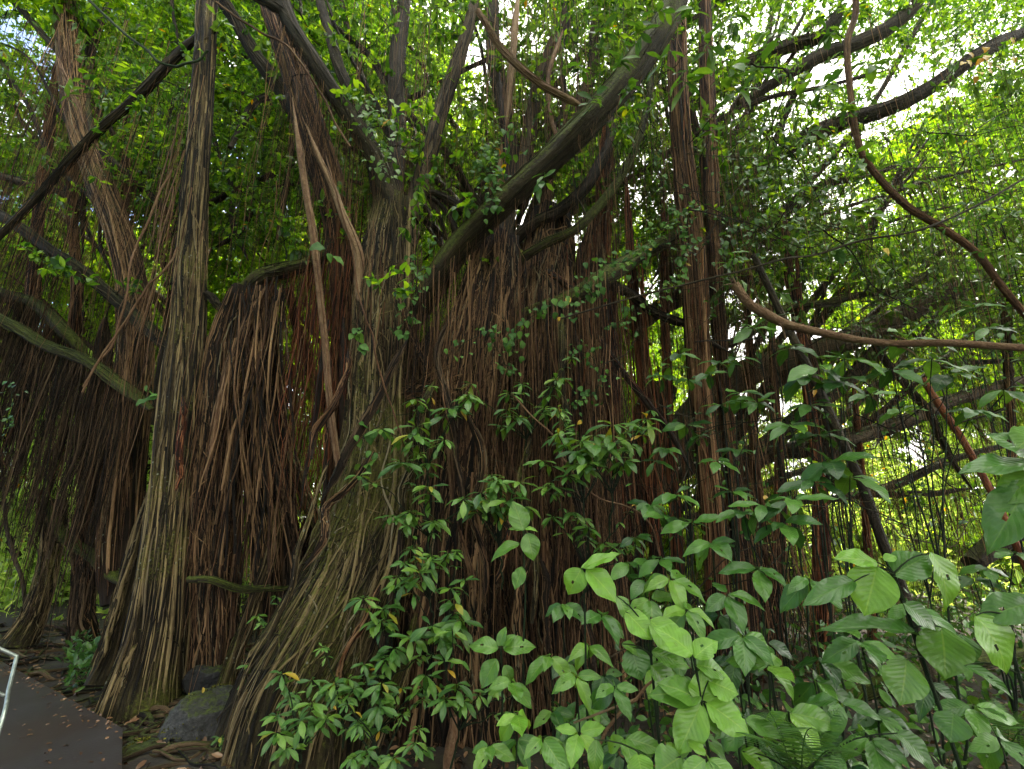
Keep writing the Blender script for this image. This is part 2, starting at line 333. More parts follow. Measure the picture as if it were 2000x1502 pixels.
def put(mb, tpls, pos, axis, nrm, size, wide=None):
    """many leaves: base positions, pointing directions, upper-face directions, lengths"""
    pos = np.asarray(pos, float).reshape(-1, 3); n = len(pos)
    if not n: return
    ax = unit(np.asarray(axis, float).reshape(-1, 3)); nr = np.asarray(nrm, float).reshape(-1, 3)
    nr = unit(nr-ax*(nr*ax).sum(1, keepdims=True)); sdv = np.cross(ax, nr); size = np.broadcast_to(size, n)
    if not isinstance(tpls, list): tpls = [tpls]
    ch = rng.integers(0, len(tpls), n)
    for k, (v, q, uv) in enumerate(tpls):
        I = np.where(ch == k)[0]
        if not len(I): continue
        Mx = np.stack([sdv[I], ax[I], nr[I]], 1)*size[I][:, None, None]
        vv = v if wide is None else v*np.array([wide, 1, 1])
        X = np.einsum('ij,njk->nik', vv, Mx)+pos[I][:, None]
        Q = (q[None]+(np.arange(len(I))*len(v))[:, None, None]).reshape(-1, 4)
        mb.add(X.reshape(-1, 3), Q, uv=np.tile(uv, (len(I), 1)))
def rdir(n, up=0.):
    d = rng.normal(0, 1, (n, 3)); d[:, 2] += up; return unit(d)
def sprays(mb, tpls, cen, size, per=9, spread=.16, droop=.35, twigs=None):
    """twig tips, each carrying a loose rosette of leaves; cen (n,3)"""
    n = len(cen); tw = rdir(n, .35); ln = rng.uniform(.6, 1.5, n)*spread*1.6
    k = rng.random((n, per)); base = cen[:, None]+tw[:, None]*(k*ln[:, None])[..., None]
    d = rng.normal(0, 1, (n, per, 3))*.8+tw[:, None]*.7; d[..., 2] -= droop
    nr = np.array([0, 0, 1.])+rng.normal(0, .45, (n, per, 3))
    sz = np.repeat(np.broadcast_to(size, n)[:, None], per, 1)*rng.uniform(.65, 1.2, (n, per))
    put(mb, tpls, base.reshape(-1, 3), d.reshape(-1, 3), nr.reshape(-1, 3), sz.ravel())
    if twigs is not None:
        P = cen[:, None]+tw[:, None]*(np.linspace(-.9, 1, 4)[None, :, None]*ln[:, None, None])
        tubes(twigs, P, np.linspace(.004, .0015, 4)[None].repeat(n, 0), 3)

# ------------------------------------------------------------------ roots
def cling(mb, st, n, rmin=.004, rmax=.018, u0=0., u1=1., lmin=.25, lmax=1., wander=.35, K=None, th=None, lift=.3):
    """roots that run down along the body's own surface"""
    K = K or int(np.clip(st.len*7, 10, 34)); ln = rng.uniform(lmin, lmax, n)*(u1-u0); s0 = u0+rng.random(n)*(u1-u0-ln)
    U = s0[:, None]+ln[:, None]*np.linspace(0, 1, K)[None]
    t0 = rng.uniform(0, 2*np.pi, n) if th is None else rng.uniform(th[0], th[1], n)
    TH = t0[:, None]+wig(K, n, wander, 4, 1)[..., 0]+st.tw*2*np.pi*0
    r = rmin+(rmax-rmin)*rng.random(n)**2.6
    X = st.surf(TH.ravel(), U.ravel(), 0.).reshape(n, K, 3)
    p, N_, B_, _ = st.at(U.ravel()); outw = unit(X-p.reshape(n, K, 3)); X = X+outw*(r*lift)[:, None, None]+wig(K, n, .006, 7)
    RR = r[:, None]*(1+.3*wig(K, n, 1, 5, 1)[..., 0]).clip(.5, 1.6); RR[:, -1] *= .3; RR[:, 0] *= .5
    tubes(mb, X, RR, 5)
def hang(mb, top, ln, r=.003, K=12, sway=.05, sides=3, lean=None, clump=None):
    """free hanging roots from points top (n,3)"""
    n = len(top); ln = np.broadcast_to(ln, n); r = np.broadcast_to(r, n); t = np.linspace(0, 1, K)
    P = top[:, None]+np.zeros((n, K, 3)); P[..., 2] -= t*ln[:, None]
    P += wig(K, n, sway, 4)*np.array([1, 1, .1])*(t[:, None]**.7)*ln[:, None, None]**.5
    if lean is not None: P += np.asarray(lean)[None, None]*(t[None, :, None]*ln[:, None, None])
    if clump is not None: P[..., :2] += (clump[:, None, :2]-P[..., :2])*(.75*np.sin(np.pi*np.clip(t*.6, 0, 1)))[None, :, None]
    P[..., 2] = np.maximum(P[..., 2], gz(P[..., 0], P[..., 1])-.03)
    RR = r[:, None]*(1-.6*t[None])*(1+.25*wig(K, n, 1, 5, 1)[..., 0]).clip(.6, 1.5)
    tubes(mb, P, RR, sides)
def hang_from(mb, st, n, u0, u1, lmin, lmax, rmin=.0015, rmax=.005, sway=.05, bundles=0, K=12):
    u = rng.uniform(u0, u1, n); cl = None
    if bundles:
        bu = rng.uniform(u0, u1, bundles); j = rng.integers(0, bundles, n); u = np.clip(bu[j]+rng.normal(0, .03, n), 0, 1)
        c, _, _, _ = st.at(bu); cl = (c+rng.normal(0, .05, c.shape))[j]
    p, _, _, r = st.at(u); th = rng.uniform(0, 2*np.pi, n)
    top = p+np.stack([np.cos(th)*r*.8, np.sin(th)*r*.8, -r*.3], -1)
    hang(mb, top, rng.uniform(lmin, lmax, n), rmin+(rmax-rmin)*rng.random(n)**2.5, sway=sway, clump=cl, K=K)
def branchlets(mb, st, n, u0, u1, lmin, lmax, r0=.02, up=.5, K=12, sub=True):
    """side branches leaving a limb; returns their tips"""
    u = rng.uniform(u0, u1, n); p, N_, B_, r = st.at(u); d = rdir(n, up); d[:, 1] *= .8; ln = rng.uniform(lmin, lmax, n); t = np.linspace(0, 1, K)
    X = p[:, None]+d[:, None]*(t[None, :, None]*ln[:, None, None])+wig(K, n, 1, 4)*(t[:, None]*ln[:, None, None]*.10)
    r = np.minimum(r*.6, r0*rng.uniform(.5, 1.2, n)); tubes(mb, X, r[:, None]*(1-.8*t[None]), 5)
    tips = [X[:, -1], X[:, -3]]
    if sub:
        m = n*3; i = rng.integers(0, n, m); kk = rng.integers(K//3, K-1, m); p2 = X[i, kk]; d2 = unit(d[i]+rng.normal(0, .7, (m, 3))); l2 = ln[i]*rng.uniform(.2, .5, m)
        Y = p2[:, None]+d2[:, None]*(t[None, :, None]*l2[:, None, None])+wig(K, m, 1, 4)*(t[:, None]*l2[:, None, None]*.12)
        tubes(mb, Y, np.minimum(r[i]*.5, .008)[:, None]*(1-.8*t[None]), 4); tips += [Y[:, -1], Y[:, -4]]
    return np.concatenate(tips)
def moss_tufts(mb, st, n, u0=0., u1=1., size=.03, th=None):
    U = rng.uniform(u0, u1, n); t = rng.uniform(0, 2*np.pi, n) if th is None else rng.uniform(*th, n)
    X = st.surf(t, U); p = st.at(U)[0]; o = unit(X-p)
    put(mb, FAR, X-o*.004, o+rng.normal(0, .5, (n, 3))+np.array([0, 0, -.2]), rdir(n, 1), size*rng.uniform(.4, 1.2, n))

# ------------------------------------------------------------------ the setting
def build_ground():
    n = 240; a = np.linspace(-1, 1, n); g = np.sign(a)*(np.abs(a)**2.6)*150
    X, Y = np.meshgrid(g, g+4, indexing='ij'); Z = gz(X, Y)*np.exp(-((X**2+Y**2)/900))
    mb = MB(); mb.add(np.stack([X, Y, Z], -1), grid(n, n)[:, ::-1]); o = mb.build('ground', M['soil']); tag(o, kind='structure')
    bpy.context.view_layer.update()
build_ground()
def build_path():
    E = [G(-260, 1150)[:2], G(0, 1290)[:2], G(240, 1420)[:2], G(238, 1502)[:2]]
    E += [E[-1]+(E[-1]-E[-2])*1.2, (-.9, .9), (2.5, -.4), (9, -3), (9, -9), (-18, -9), (-18, 8)]
    E = np.array([[e[0], e[1]] for e in E]); E[:4] *= (CAMZ-.13)/CAMZ; n = len(E); mb = MB()
    import bmesh
    bm = bmesh.new(); vs = [bm.verts.new((x, y, .13)) for x, y in E]; f = bm.faces.new(vs)
    r = bmesh.ops.extrude_face_region(bm, geom=[f]); 
    for v in r['geom']:
        if isinstance(v, bmesh.types.BMVert): v.co.z -= .4
    bmesh.ops.bevel(bm, geom=[e for e in bm.edges if all(v.co.z > .1 for v in e.verts)], offset=.008, segments=2, affect='EDGES')
    bmesh.ops.recalc_face_normals(bm, faces=bm.faces)
    me = bpy.data.meshes.new('walkway'); bm.to_mesh(me); me.materials.append(M['path']); o = bpy.data.objects.new('walkway', me); C.objects.link(o)
    tag(o, kind='structure')
build_path()

def litter(n, name, region, zoff=.012, label=None, size=(.03, .09)):
    P = []
    while sum(map(len, P)) < n:
        p = rng.uniform((region[0], region[2]), (region[1], region[3]), (n, 2)); P.append(p)
    p = np.concatenate(P)[:n]; z = gz(p[:, 0], p[:, 1])+zoff; mb = MB()
    put(mb, OVAL, np.column_stack([p, z]), rdir(n)*np.array([1, 1, .25]), rdir(n, 2.2), rng.uniform(*size, n))
    o = mb.build(name, M['deadleaf']); tag(o, label, 'leaf litter', kind='stuff')
litter(16000, 'leaf_litter', (-7, 6, 2.0, 9), label='brown fallen leaves strewn over the dark soil around the roots')

def ground_roots():
    # surface roots snaking over the soil beside the walkway
    n, K = 260, 22; px = rng.uniform(-150, 520, n); py = rng.uniform(1215, 1500, n)
    ok = py > 1215+np.abs(px-60)*.1; px, py = px[ok], py[ok]; n = len(px); s = G(px, py)
    a = rng.normal(-.25, .6, n); t = np.linspace(-.5, .5, K); ln = rng.uniform(.4, 1.6, n)
    P = s[:, None]+np.stack([np.cos(a), np.sin(a), 0*a], -1)[:, None]*(t[None, :, None]*ln[:, None, None])+wig(K, n, .07, 5)*np.array([1, 1, .0])
    r = rng.uniform(.005, .028, n); P[..., 2] = gz(P[..., 0], P[..., 1])+r[:, None]*.4+wig(K, n, .015, 6, 1)[..., 0]
    mb = MB(); tubes(mb, P, r[:, None]*(1-1.6*np.abs(t[None])**2), 6); o = mb.build('surface_roots', M['darkroot'])
    tag(o, 'tangled dark surface roots crossing the soil beside the walkway', 'roots', kind='stuff')
ground_roots()

# ------------------------------------------------------------------ banyans
UNDER = {'trunk': 'shade_bark', 'mossy': 'shade_moss_bark', 'root': 'shade_bark', 'darkroot': 'shade_bark', 'redroot': 'shade_bark'}   # body bark darkened as crevice shade below, root skins above
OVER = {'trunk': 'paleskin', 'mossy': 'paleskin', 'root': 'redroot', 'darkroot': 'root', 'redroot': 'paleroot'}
def body(name, tree, pts, mat, flute=.12, k=9, seed=0, clings=0, cr=(.004, .018), twist=0., moss=0, wob=.0, rootmat=None, n=None, u1=1., flare=None, sq=1., lift=.3, wander=.35, kw_=''):
    P, r = path(pts, n, wob)
    q = np.linspace(0, 1, len(r))
    if name == 'aerial_root': r = r*np.clip(np.minimum(q/.18+.25, (1-q)/.2+.12), 0, 1)
    if name == 'limb': r = r*(1.0 if tree is T4_ else .72)*np.clip((1-q)/.16+.3, 0, 1)*(np.clip(q/.1+.2, 0, 1) if 'x' in kw_ else 1)
    elif name != 'aerial_root': r = r*(.80 if tree is not T1 or name != 'trunk' else 1.0)
    if name in ('buttress_root', 'root_column'): r = r*np.clip(q/.12+.2, 0, 1)
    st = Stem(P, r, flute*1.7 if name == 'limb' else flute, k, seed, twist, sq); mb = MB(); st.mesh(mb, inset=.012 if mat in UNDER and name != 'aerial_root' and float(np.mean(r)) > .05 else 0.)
    if clings:
        mb.m = 1; cling(mb, st, int(clings*.7), cr[0], min(cr[1], .016), u1=u1, lift=.1, wander=wander*.7)
        cling(mb, st, int(clings*3.2), .0015, .0065, u1=u1, lift=.8, wander=wander*.32, lmin=.15, lmax=.8)
        mb.m = 1; cling(mb, st, int(clings*.10), .002, .008, u1=u1, lift=1.1, wander=wander*2.2, lmin=.1, lmax=.45)
        mb.m = 2; cling(mb, st, int(clings*.8), .0015, .007, u1=u1, lift=1., wander=wander*.5, lmin=.08, lmax=.4)
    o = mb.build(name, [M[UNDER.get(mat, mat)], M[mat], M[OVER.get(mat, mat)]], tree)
    k = int(st.len*float(np.mean(r))*6.28*(4200 if mat in ('mossy', 'mosslimb') else 1500))
    if k > 20:
        mm = MB(); moss_tufts(mm, st, min(k, 22000), size=.018); moss_tufts(mm, st, min(k//9, 2500), size=.04); mm.build('moss', M['mosstuft'] if mat in ('mossy', 'mosslimb') else M['flake'], o)
    return st
M['mosstuft'] = leafmat('moss_tufts', (.012, .012, .004), (.065, .068, .012), (.24, .23, .035), trans=.15, yellow=0, rough=.8, spec=.1)
M['flake'] = leafmat('bark_flakes', (.008, .006, .004), (.04, .026, .015), (.26, .19, .12), trans=.05, yellow=0, rough=.8, spec=.2, tcol=1)

def split_hang(mb, t, l, rr, tree, mat, k, **kw):
    """the k thickest roots become parts of their own, the rest go into the curtain"""
    o = np.argsort(-rr); big, rest = o[:k], o[k:]
    hang(mb, t[rest], l[rest], rr[rest], **kw)
    for i in big:
        m = MB(); hang(m, t[i:i+1], l[i:i+1], np.array([max(rr[i], .006)]), **{**kw, 'sides': 6}); m.build('aerial_root', M[mat], tree)
T4_ = None
# --- the great banyan, centre
gb = G(900, 1502)
T1 = thing('banyan_tree', (gb[0], 4.4, 0), 'huge central banyan with a wide trunk of fused reddish roots and a mossy diagonal limb', 'tree')
core = [
 # left buttress running down to the lower left
 ('trunk', [(770, 395, 4.9, 42), (755, 560, 4.75, 62), (752, 760, 4.6, 72), (745, 920, 4.4, 92), (715, 1080, 4.2, 118), (660, 1230, 4.0, 140), (600, 1370, 3.9, 165), (560, 1530, 3.8, 190)], 'mossy', 320, 1),
 ('trunk', [(975, 470, 4.75, 48), (945, 640, 4.6, 75), (915, 800, 4.5, 92), (890, 980, 4.35, 112), (880, 1180, 4.3, 130), (870, 1380, 4.25, 150), (860, 1560, 4.2, 175)], 'trunk', 380, 0),
 ('trunk', [(1075, 420, 5.3, 48), (1060, 620, 5.0, 74), (1045, 800, 4.75, 92), (1045, 1000, 4.55, 105), (1055, 1200, 4.45, 115), (1070, 1400, 4.4, 125), (1080, 1560, 4.4, 135)], 'trunk', 340, 0),
 ('root_column', [(1160, 420, 5.7, 30), (1150, 560, 5.3, 44), (1142, 720, 5.1, 55), (1145, 900, 4.9, 66), (1160, 1100, 4.8, 76), (1185, 1300, 4.8, 84), (1200, 1520, 4.8, 90)], 'trunk', 180, 0),
 ('root_column', [(850, 640, 5.3, 50), (840, 800, 5.2, 90), (820, 1000, 5.0, 110), (800, 1300, 4.9, 120), (790, 1500, 4.9, 130)], 'darkroot', 120, 0),
]
ST = {}
for i, (nm, pts, mat, cl, ms) in enumerate(core):
    ST['c%d' % i] = body(nm, T1, pts, mat, flute=.13, k=11, seed=10+i*7, clings=cl, cr=(.004, .026), moss=1500*ms)
# foot of the left buttress: separate roots sweeping to the lower left
for i, (pts, mat) in enumerate([
  ([(668, 960, 4.1, 9), (655, 1110, 3.95, 11), (622, 1230, 3.8, 14), (545, 1330, 3.65, 16), (490, 1420, 3.55, 17), (455, 1520, 3.4, 16)], 'mossy'),
  ([(640, 1010, 4.3, 10), (585, 1200, 4.1, 16), (530, 1300, 3.9, 20), (505, 1352, 3.85, 19)], 'darkroot'),
  ([(740, 1130, 3.95, 14), (690, 1260, 3.7, 20), (610, 1380, 3.5, 26), (540, 1520, 3.3, 30)], 'mossy'),
  ([(600, 1330, 3.6, 14), (560, 1420, 3.5, 20), (500, 1530, 3.35, 22)], 'redroot'),
  ([(820, 1180, 3.95, 12), (790, 1300, 3.75, 18), (740, 1420, 3.6, 24), (700, 1540, 3.5, 28)], 'mossy'),
  ([(725, 1000, 4.05, 10), (722, 1120, 3.95, 10), (700, 1230, 3.8, 12), (670, 1330, 3.7, 12)], 'paleroot')]):
    body('buttress_root', T1, pts, mat, flute=.1, k=5, seed=60+i, clings=12, cr=(.003, .010), moss=150)
for i in range(16):
    x0 = rng.uniform(640, 1130); y0 = rng.uniform(560, 1150); L = rng.uniform(180, 480); sl = (-.45 if x0 < 800 else 0)+rng.normal(0, .14); dd = np.interp(y0, [500, 1500], [4.15, 3.6])-(.0 if x0 > 820 else .12); pts = []
    for q in np.linspace(0, 1, 5): pts.append((x0+sl*L*q+rng.normal(0, 9), y0+L*q, dd-.35*q*L/500, rng.uniform(4, 11)))
    body('buttress_root' if i % 2 else 'aerial_root', T1, pts, ['trunk', 'root', 'darkroot', 'mossy'][i % 4], flute=.12, k=5, seed=1500+i, clings=10, cr=(.002, .007), wob=.013)
limbs1 = [
 ([(770, 690, 5.0, 22), (800, 630, 4.8, 34), (835, 575, 4.6, 38), (890, 490, 4.45, 40), (960, 420, 4.3, 40), (1040, 345, 4.15, 40), (1110, 280, 4.1, 42), (1185, 200, 4.1, 44), (1245, 120, 4.1, 42), (1320, 0, 4.1, 40), (1360, -120, 4.1, 36)], 'mosslimb', .10),
 ([(770, 420, 4.9, 30), (778, 280, 5.2, 26), (775, 140, 5.5, 24), (790, -20, 5.8, 20), (795, -120, 6, 18)], 'limb', .07),
 ([(800, 430, 4.9, 28), (828, 320, 5.0, 24), (865, 200, 5.2, 20), (905, 90, 5.4, 18), (940, -40, 5.7, 16)], 'limb', .07),
 ([(770, 430, 4.8, 36), (735, 320, 4.7, 30), (680, 220, 4.6, 28), (620, 130, 4.5, 26), (560, 30, 4.4, 25), (530, -90, 4.3, 24)], 'limb', .07),
 ([(745, 420, 4.9, 22), (715, 260, 5, 19), (660, 120, 5.2, 16), (625, 0, 5.5, 14), (610, -80, 5.7, 12)], 'limb', .07),
 ([(985, 480, 4.9, 30), (995, 350, 5.3, 26), (985, 220, 5.7, 24), (965, 100, 6.1, 22), (960, -60, 6.5, 20)], 'limb', .08),
 ([(1010, 400, 5.3, 24), (1030, 280, 5.5, 22), (1050, 160, 5.8, 18), (1090, 60, 6, 15), (1130, -60, 6.2, 13)], 'limb', .08),
 ([(1000, 470, 5.0, 22), (1035, 440, 4.9, 20), (1100, 405, 4.9, 19), (1160, 340, 5.0, 17), (1190, 270, 5.2, 15), (1180, 190, 5.4, 13)], 'limb', .06),
 ([(985, 530, 4.7, 16), (1060, 480, 4.65, 14), (1130, 445, 4.65, 13), (1180, 390, 4.8, 12), (1225, 320, 5.0, 11), (1265, 210, 5.3, 10), (1280, 90, 5.6, 8)], 'mosslimb', .06),
 ([(1000, 625, 4.5, 18), (1060, 600, 4.4, 22), (1120, 580, 4.4, 24), (1200, 530, 4.6, 26), (1290, 480, 5.2, 24), (1400, 420, 6.2, 22), (1500, 360, 7.2, 18)], 'mosslimb', .10),
 ([(1195, 555, 4.7, 17), (1270, 605, 4.8, 12), (1350, 640, 4.9, 9), (1430, 690, 5, 6)], 'limb', .08),
 ([(935, 20, 4.3, 9), (965, 75, 4.3, 9), (1020, 135, 4.25, 10), (1080, 180, 4.2, 10), (1145, 215, 4.15, 10)], 'paleroot', .05),
 ([(815, 365, 5.0, 8), (870, 385, 4.9, 9), (940, 430, 4.6, 9)], 'limb', .05),
 ([(560, 30, 4.4, 16), (470, -30, 4.3, 14), (380, -90, 4.2, 12)], 'limb', .07),
 ([(1100, 290, 4.6, 26), (1060, 330, 5.2, 24), (1150, 150, 6.4, 16), (1165, 0, 7, 12)], 'limb', .08),
 ([(905, 770, 4.35, 22), (870, 700, 4.5, 20), (890, 630, 4.8, 26), (960, 540, 5.2, 30), (1040, 520, 5.6, 24)], 'mosslimb', .12),
]
for i, (pts, mat, fl) in enumerate(limbs1):
    st = body('limb', T1, pts, mat, flute=fl, k=6, seed=100+i, clings=16, cr=(.002, .009), wob=.012, moss=500 if mat == 'mosslimb' else 60)
    ST['l%d' % i] = st
# column of roots hanging from the upper left limb into the trunk
for pts, mat, cl in [
 ([(500, -120, 5.0, 30), (530, 0, 4.95, 34), (560, 100, 4.9, 38), (600, 230, 4.9, 44), (640, 350, 4.9, 46), (668, 480, 4.9, 40), (680, 640, 4.9, 44), (672, 800, 4.9, 46), (665, 950, 4.9, 34), (650, 1060, 4.9, 26)], 'root', 170),
 ([(340, -130, 5.3, 20), (440, 10, 5.3, 20), (500, 110, 5.3, 22), (560, 190, 5.2, 24), (620, 290, 5.1, 24), (660, 420, 5.0, 22)], 'limb', 30),
 ([(690, 500, 5, 26), (700, 620, 4.95, 34), (705, 760, 4.9, 38), (700, 900, 4.8, 38)], 'root', 90),
 ([(1222, 330, 5.3, 5), (1232, 520, 5.2, 9), (1250, 680, 5.2, 14), (1262, 820, 5.2, 16), (1272, 980, 5.2, 18), (1290, 1130, 5.2, 20)], 'redroot', 30),
 ([(1190, 200, 5.7, 18), (1180, 380, 5.6, 22), (1178, 520, 5.5, 20), (1190, 660, 5.4, 18), (1200, 860, 5.3, 20), (1205, 1050, 5.2, 22)], 'redroot', 60),
 ([(1075, 300, 5.4, 14), (1062, 400, 5.3, 18), (1040, 470, 5.1, 18), (1030, 520, 5.0, 16)], 'paleroot', 10),
]:
    body('root_column', T1, pts, mat, flute=.14, k=7, seed=int(rng.integers(999)), clings=cl, cr=(.003, .014), wander=.5)
single = [  # single thick aerial roots: tan and red
 ([(572, 190, 4.35, 6), (590, 320, 4.32, 8), (612, 470, 4.3, 9), (632, 640, 4.28, 9), (648, 780, 4.25, 9), (662, 900, 4.2, 8), (678, 985, 4.2, 6)], 'paleroot'),
 ([(596, 240, 4.5, 4), (625, 310, 4.5, 7), (660, 400, 4.45, 9), (690, 475, 4.4, 11), (705, 560, 4.5, 12), (712, 680, 4.5, 12)], 'paleroot'),
 ([(1012, -30, 4.9, 7), (1003, 80, 4.9, 8), (990, 200, 4.9, 8), (983, 300, 4.85, 8), (975, 400, 4.8, 9)], 'paleroot'),
 ([(975, 140, 4.8, 5), (985, 260, 4.8, 7), (990, 370, 4.8, 5)], 'redroot'),
 ([(1100, 60, 5.2, 6), (1070, 150, 5.1, 5), (1078, 230, 5, 5), (1090, 280, 4.9, 5)], 'paleroot'),
 ([(1165, 650, 4.3, 9), (1215, 720, 4.2, 9), (1270, 790, 4.1, 9), (1310, 850, 4.1, 8), (1355, 930, 4.1, 6)], 'redroot'),
 ([(1065, 525, 4.5, 9), (1110, 560, 4.5, 8), (1135, 585, 4.5, 7)], 'redroot'),
 ([(985, 520, 4.45, 6), (990, 580, 4.45, 5), (985, 640, 4.4, 4)], 'redroot'),
 ([(872, 720, 4.0, 5), (878, 830, 3.98, 6), (885, 950, 3.95, 6), (900, 1040, 3.9, 5), (925, 1130, 3.85, 5), (928, 1180, 3.85, 4)], 'paleroot'),
 ([(640, 620, 4.4, 8), (625, 760, 4.4, 7), (605, 880, 4.4, 6), (590, 1010, 4.4, 4)], 'redroot'),
 ([(650, 700, 4.35, 6), (640, 860, 4.35, 6), (625, 1000, 4.3, 4)], 'redroot'),
 ([(672, 620, 4.4, 7), (668, 780, 4.4, 9), (678, 930, 4.35, 8), (672, 1060, 4.3, 6)], 'redroot'),
 ([(760, 520, 4.5, 5), (800, 640, 4.45, 6), (850, 760, 4.3, 6)], 'root'),
 ([(1120, 640, 4.5, 9), (1130, 740, 4.5, 9), (1128, 860, 4.45, 8)], 'redroot'),
]
for i, (pts, mat) in enumerate(single):
    body('aerial_root', T1, pts, mat, flute=.07, k=4, seed=300+i, clings=3, cr=(.002, .005), wob=.01)

def curtain(tree, specs, mat, name='root_curtain', label=None):
    mb = MB()
    for st, n, u0, u1, l0, l1, kw in specs: hang_from(mb, st, n, u0, u1, l0, l1, **kw)
    o = mb.build(name, M[mat], tree); tag(o, label, kind='stuff'); return o
L1 = ST
curtain(T1, [(L1['l0'], 150, .05, .6, .6, 2.6, dict(bundles=14)), (L1['l0'], 60, .3, .9, .3, 1.2, {}), (L1['l7'], 70, 0, .8, .8, 2.4, dict(bundles=7)),
             (L1['l8'], 50, 0, .8, .6, 2.0, dict(bundles=6)), (L1['l9'], 160, .1, 1, .8, 3.0, dict(bundles=16)), (L1['l10'], 40, 0, .8, .8, 2.2, {}),
             (L1['l3'], 160, .1, .8, .7, 3.2, dict(bundles=14)), (L1['l5'], 60, 0, .8, .6, 2.2, dict(bundles=5)), (L1['l6'], 50, 0, .8, .6, 2.4, dict(bundles=5)),
             (L1['l1'], 30, 0, .8, .6, 1.6, {}), (L1['l2'], 30, 0, .8, .6, 1.6, {}), (L1['l14'], 80, 0, .6, .6, 2.4, dict(bundles=8))], 'root')
def free_strands(n, px, py0, py1, d, r=(.002, .007), lean=0.):
    """strands from (px range, py0 range) hanging to about py1"""
    x = rng.uniform(*px, n); y = rng.uniform(*py0, n); dd = rng.uniform(*d, n); top = W(x, y, dd); bot = W(x, rng.uniform(*py1, n), dd)
    return top, np.maximum(.2, top[:, 2]-bot[:, 2]), r[0]+(r[1]-r[0])*rng.random(n)**2.5
mb = MB()
for n, px, py0, py1, d, r in [(130, (600, 720), (380, 620), (800, 1060), (4.5, 5.2), (.002, .009)), (60, (560, 660), (560, 760), (850, 1050), (4.4, 4.9), (.002, .006)),
                              (120, (1100, 1260), (450, 650), (900, 1200), (4.7, 5.6), (.003, .012))]:
    t, l, rr = free_strands(n, px, py0, py1, d, r); split_hang(mb, t, l, rr, T1, 'redroot', 12, sway=.05, K=16, sides=4)
tag(mb.build('red_root_curtain', M['redroot'], T1), kind='stuff')
# strands falling over the face of the fused trunk
mb = MB()
for n, px, py0, py1, d, r in [(150, (830, 1180), (480, 800), (1000, 1500), (4.0, 4.35), (.002, .008)), (60, (700, 830), (430, 700), (800, 1100), (4.25, 4.5), (.002, .006)), (90, (850, 1200), (800, 1100), (1300, 1560), (3.75, 4.2), (.002, .009))]:
    t, l, rr = free_strands(n, px, py0, py1, d, r); split_hang(mb, t, l, rr, T1, 'root', 10, sway=.035, K=18, sides=4)
tag(mb.build('root_curtain', M['root'], T1), kind='stuff')
# fan of roots pinned against the trunk
mb = MB(); n = 46; K = 10; a = W(np.full(n, 798)+rng.normal(0, 8, n), 770+rng.normal(0, 10, n), 4.25); b = W(rng.uniform(850, 910, n), rng.uniform(690, 800, n), 4.1)
t = np.linspace(0, 1, K)[None, :, None]; X = a[:, None]*(1-t)+b[:, None]*t+wig(K, n, .015, 4); tubes(mb, X, np.full((n, K), .004)*rng.uniform(.5, 2, (n, 1)), 4)
mb.build('root_fan', M['root'], T1)

# --- second banyan, left of centre
T2 = thing('banyan_tree', (-3.0, 4.8, 0), 'left banyan with a straight ribbed column and moss on its flared foot beside the walkway', 'tree')
for i, (nm, pts, mat, cl, ms) in enumerate([
 ('trunk', [(412, -90, 5.0, 26), (402, 60, 5.0, 27), (395, 200, 5.0, 28), (385, 350, 4.95, 32), (375, 500, 4.9, 42), (368, 640, 4.85, 48), (352, 800, 4.8, 56), (338, 950, 4.75, 64), (322, 1100, 4.65, 72), (305, 1240, 4.55, 86), (285, 1340, 4.5, 106), (270, 1430, 4.45, 135)], 'mossy', 260, 1),
 ('trunk', [(470, 560, 4.9, 30), (440, 680, 4.9, 52), (430, 850, 4.9, 66), (420, 1050, 4.9, 70), (415, 1250, 4.9, 75), (410, 1400, 4.9, 80)], 'trunk', 200, 0),
 ('trunk', [(510, 545, 5.0, 34), (505, 660, 5.0, 48), (510, 800, 5.0, 62), (530, 950, 5.0, 66), (545, 1150, 5.0, 60), (560, 1360, 5.0, 60)], 'darkroot', 220, 0),
 ('root_column', [(620, 1000, 5.2, 30), (600, 1100, 5.2, 40), (590, 1350, 5.2, 50)], 'darkroot', 60, 0),
 ('buttress_root', [(545, 960, 4.75, 14), (530, 1080, 4.7, 17), (490, 1200, 4.6, 20), (455, 1290, 4.55, 22), (430, 1370, 4.5, 26)], 'mossy', 24, 0),
 ('buttress_root', [(560, 1000, 4.8, 12), (565, 1150, 4.8, 16), (520, 1260, 4.7, 20), (500, 1370, 4.7, 24)], 'darkroot', 24, 0),
 ('buttress_root', [(300, 940, 4.9, 12), (268, 1070, 4.9, 26), (240, 1180, 4.85, 32), (215, 1270, 4.8, 36), (185, 1340, 4.7, 40)], 'mossy', 40, 0),
 ('buttress_root', [(280, 1240, 4.45, 30), (245, 1330, 4.35, 34), (205, 1400, 4.3, 30)], 'mossy', 30, 0),
 ('buttress_root', [(560, 880, 4.9, 16), (600, 980, 4.9, 18), (640, 1060, 4.9, 16)], 'mossy', 14, 0),
]):
    ST['b%d' % i] = body(nm, T2, pts, mat, flute=.13, k=10, seed=400+i*5, clings=cl, cr=(.004, .02), moss=2200*ms if ms else 60)
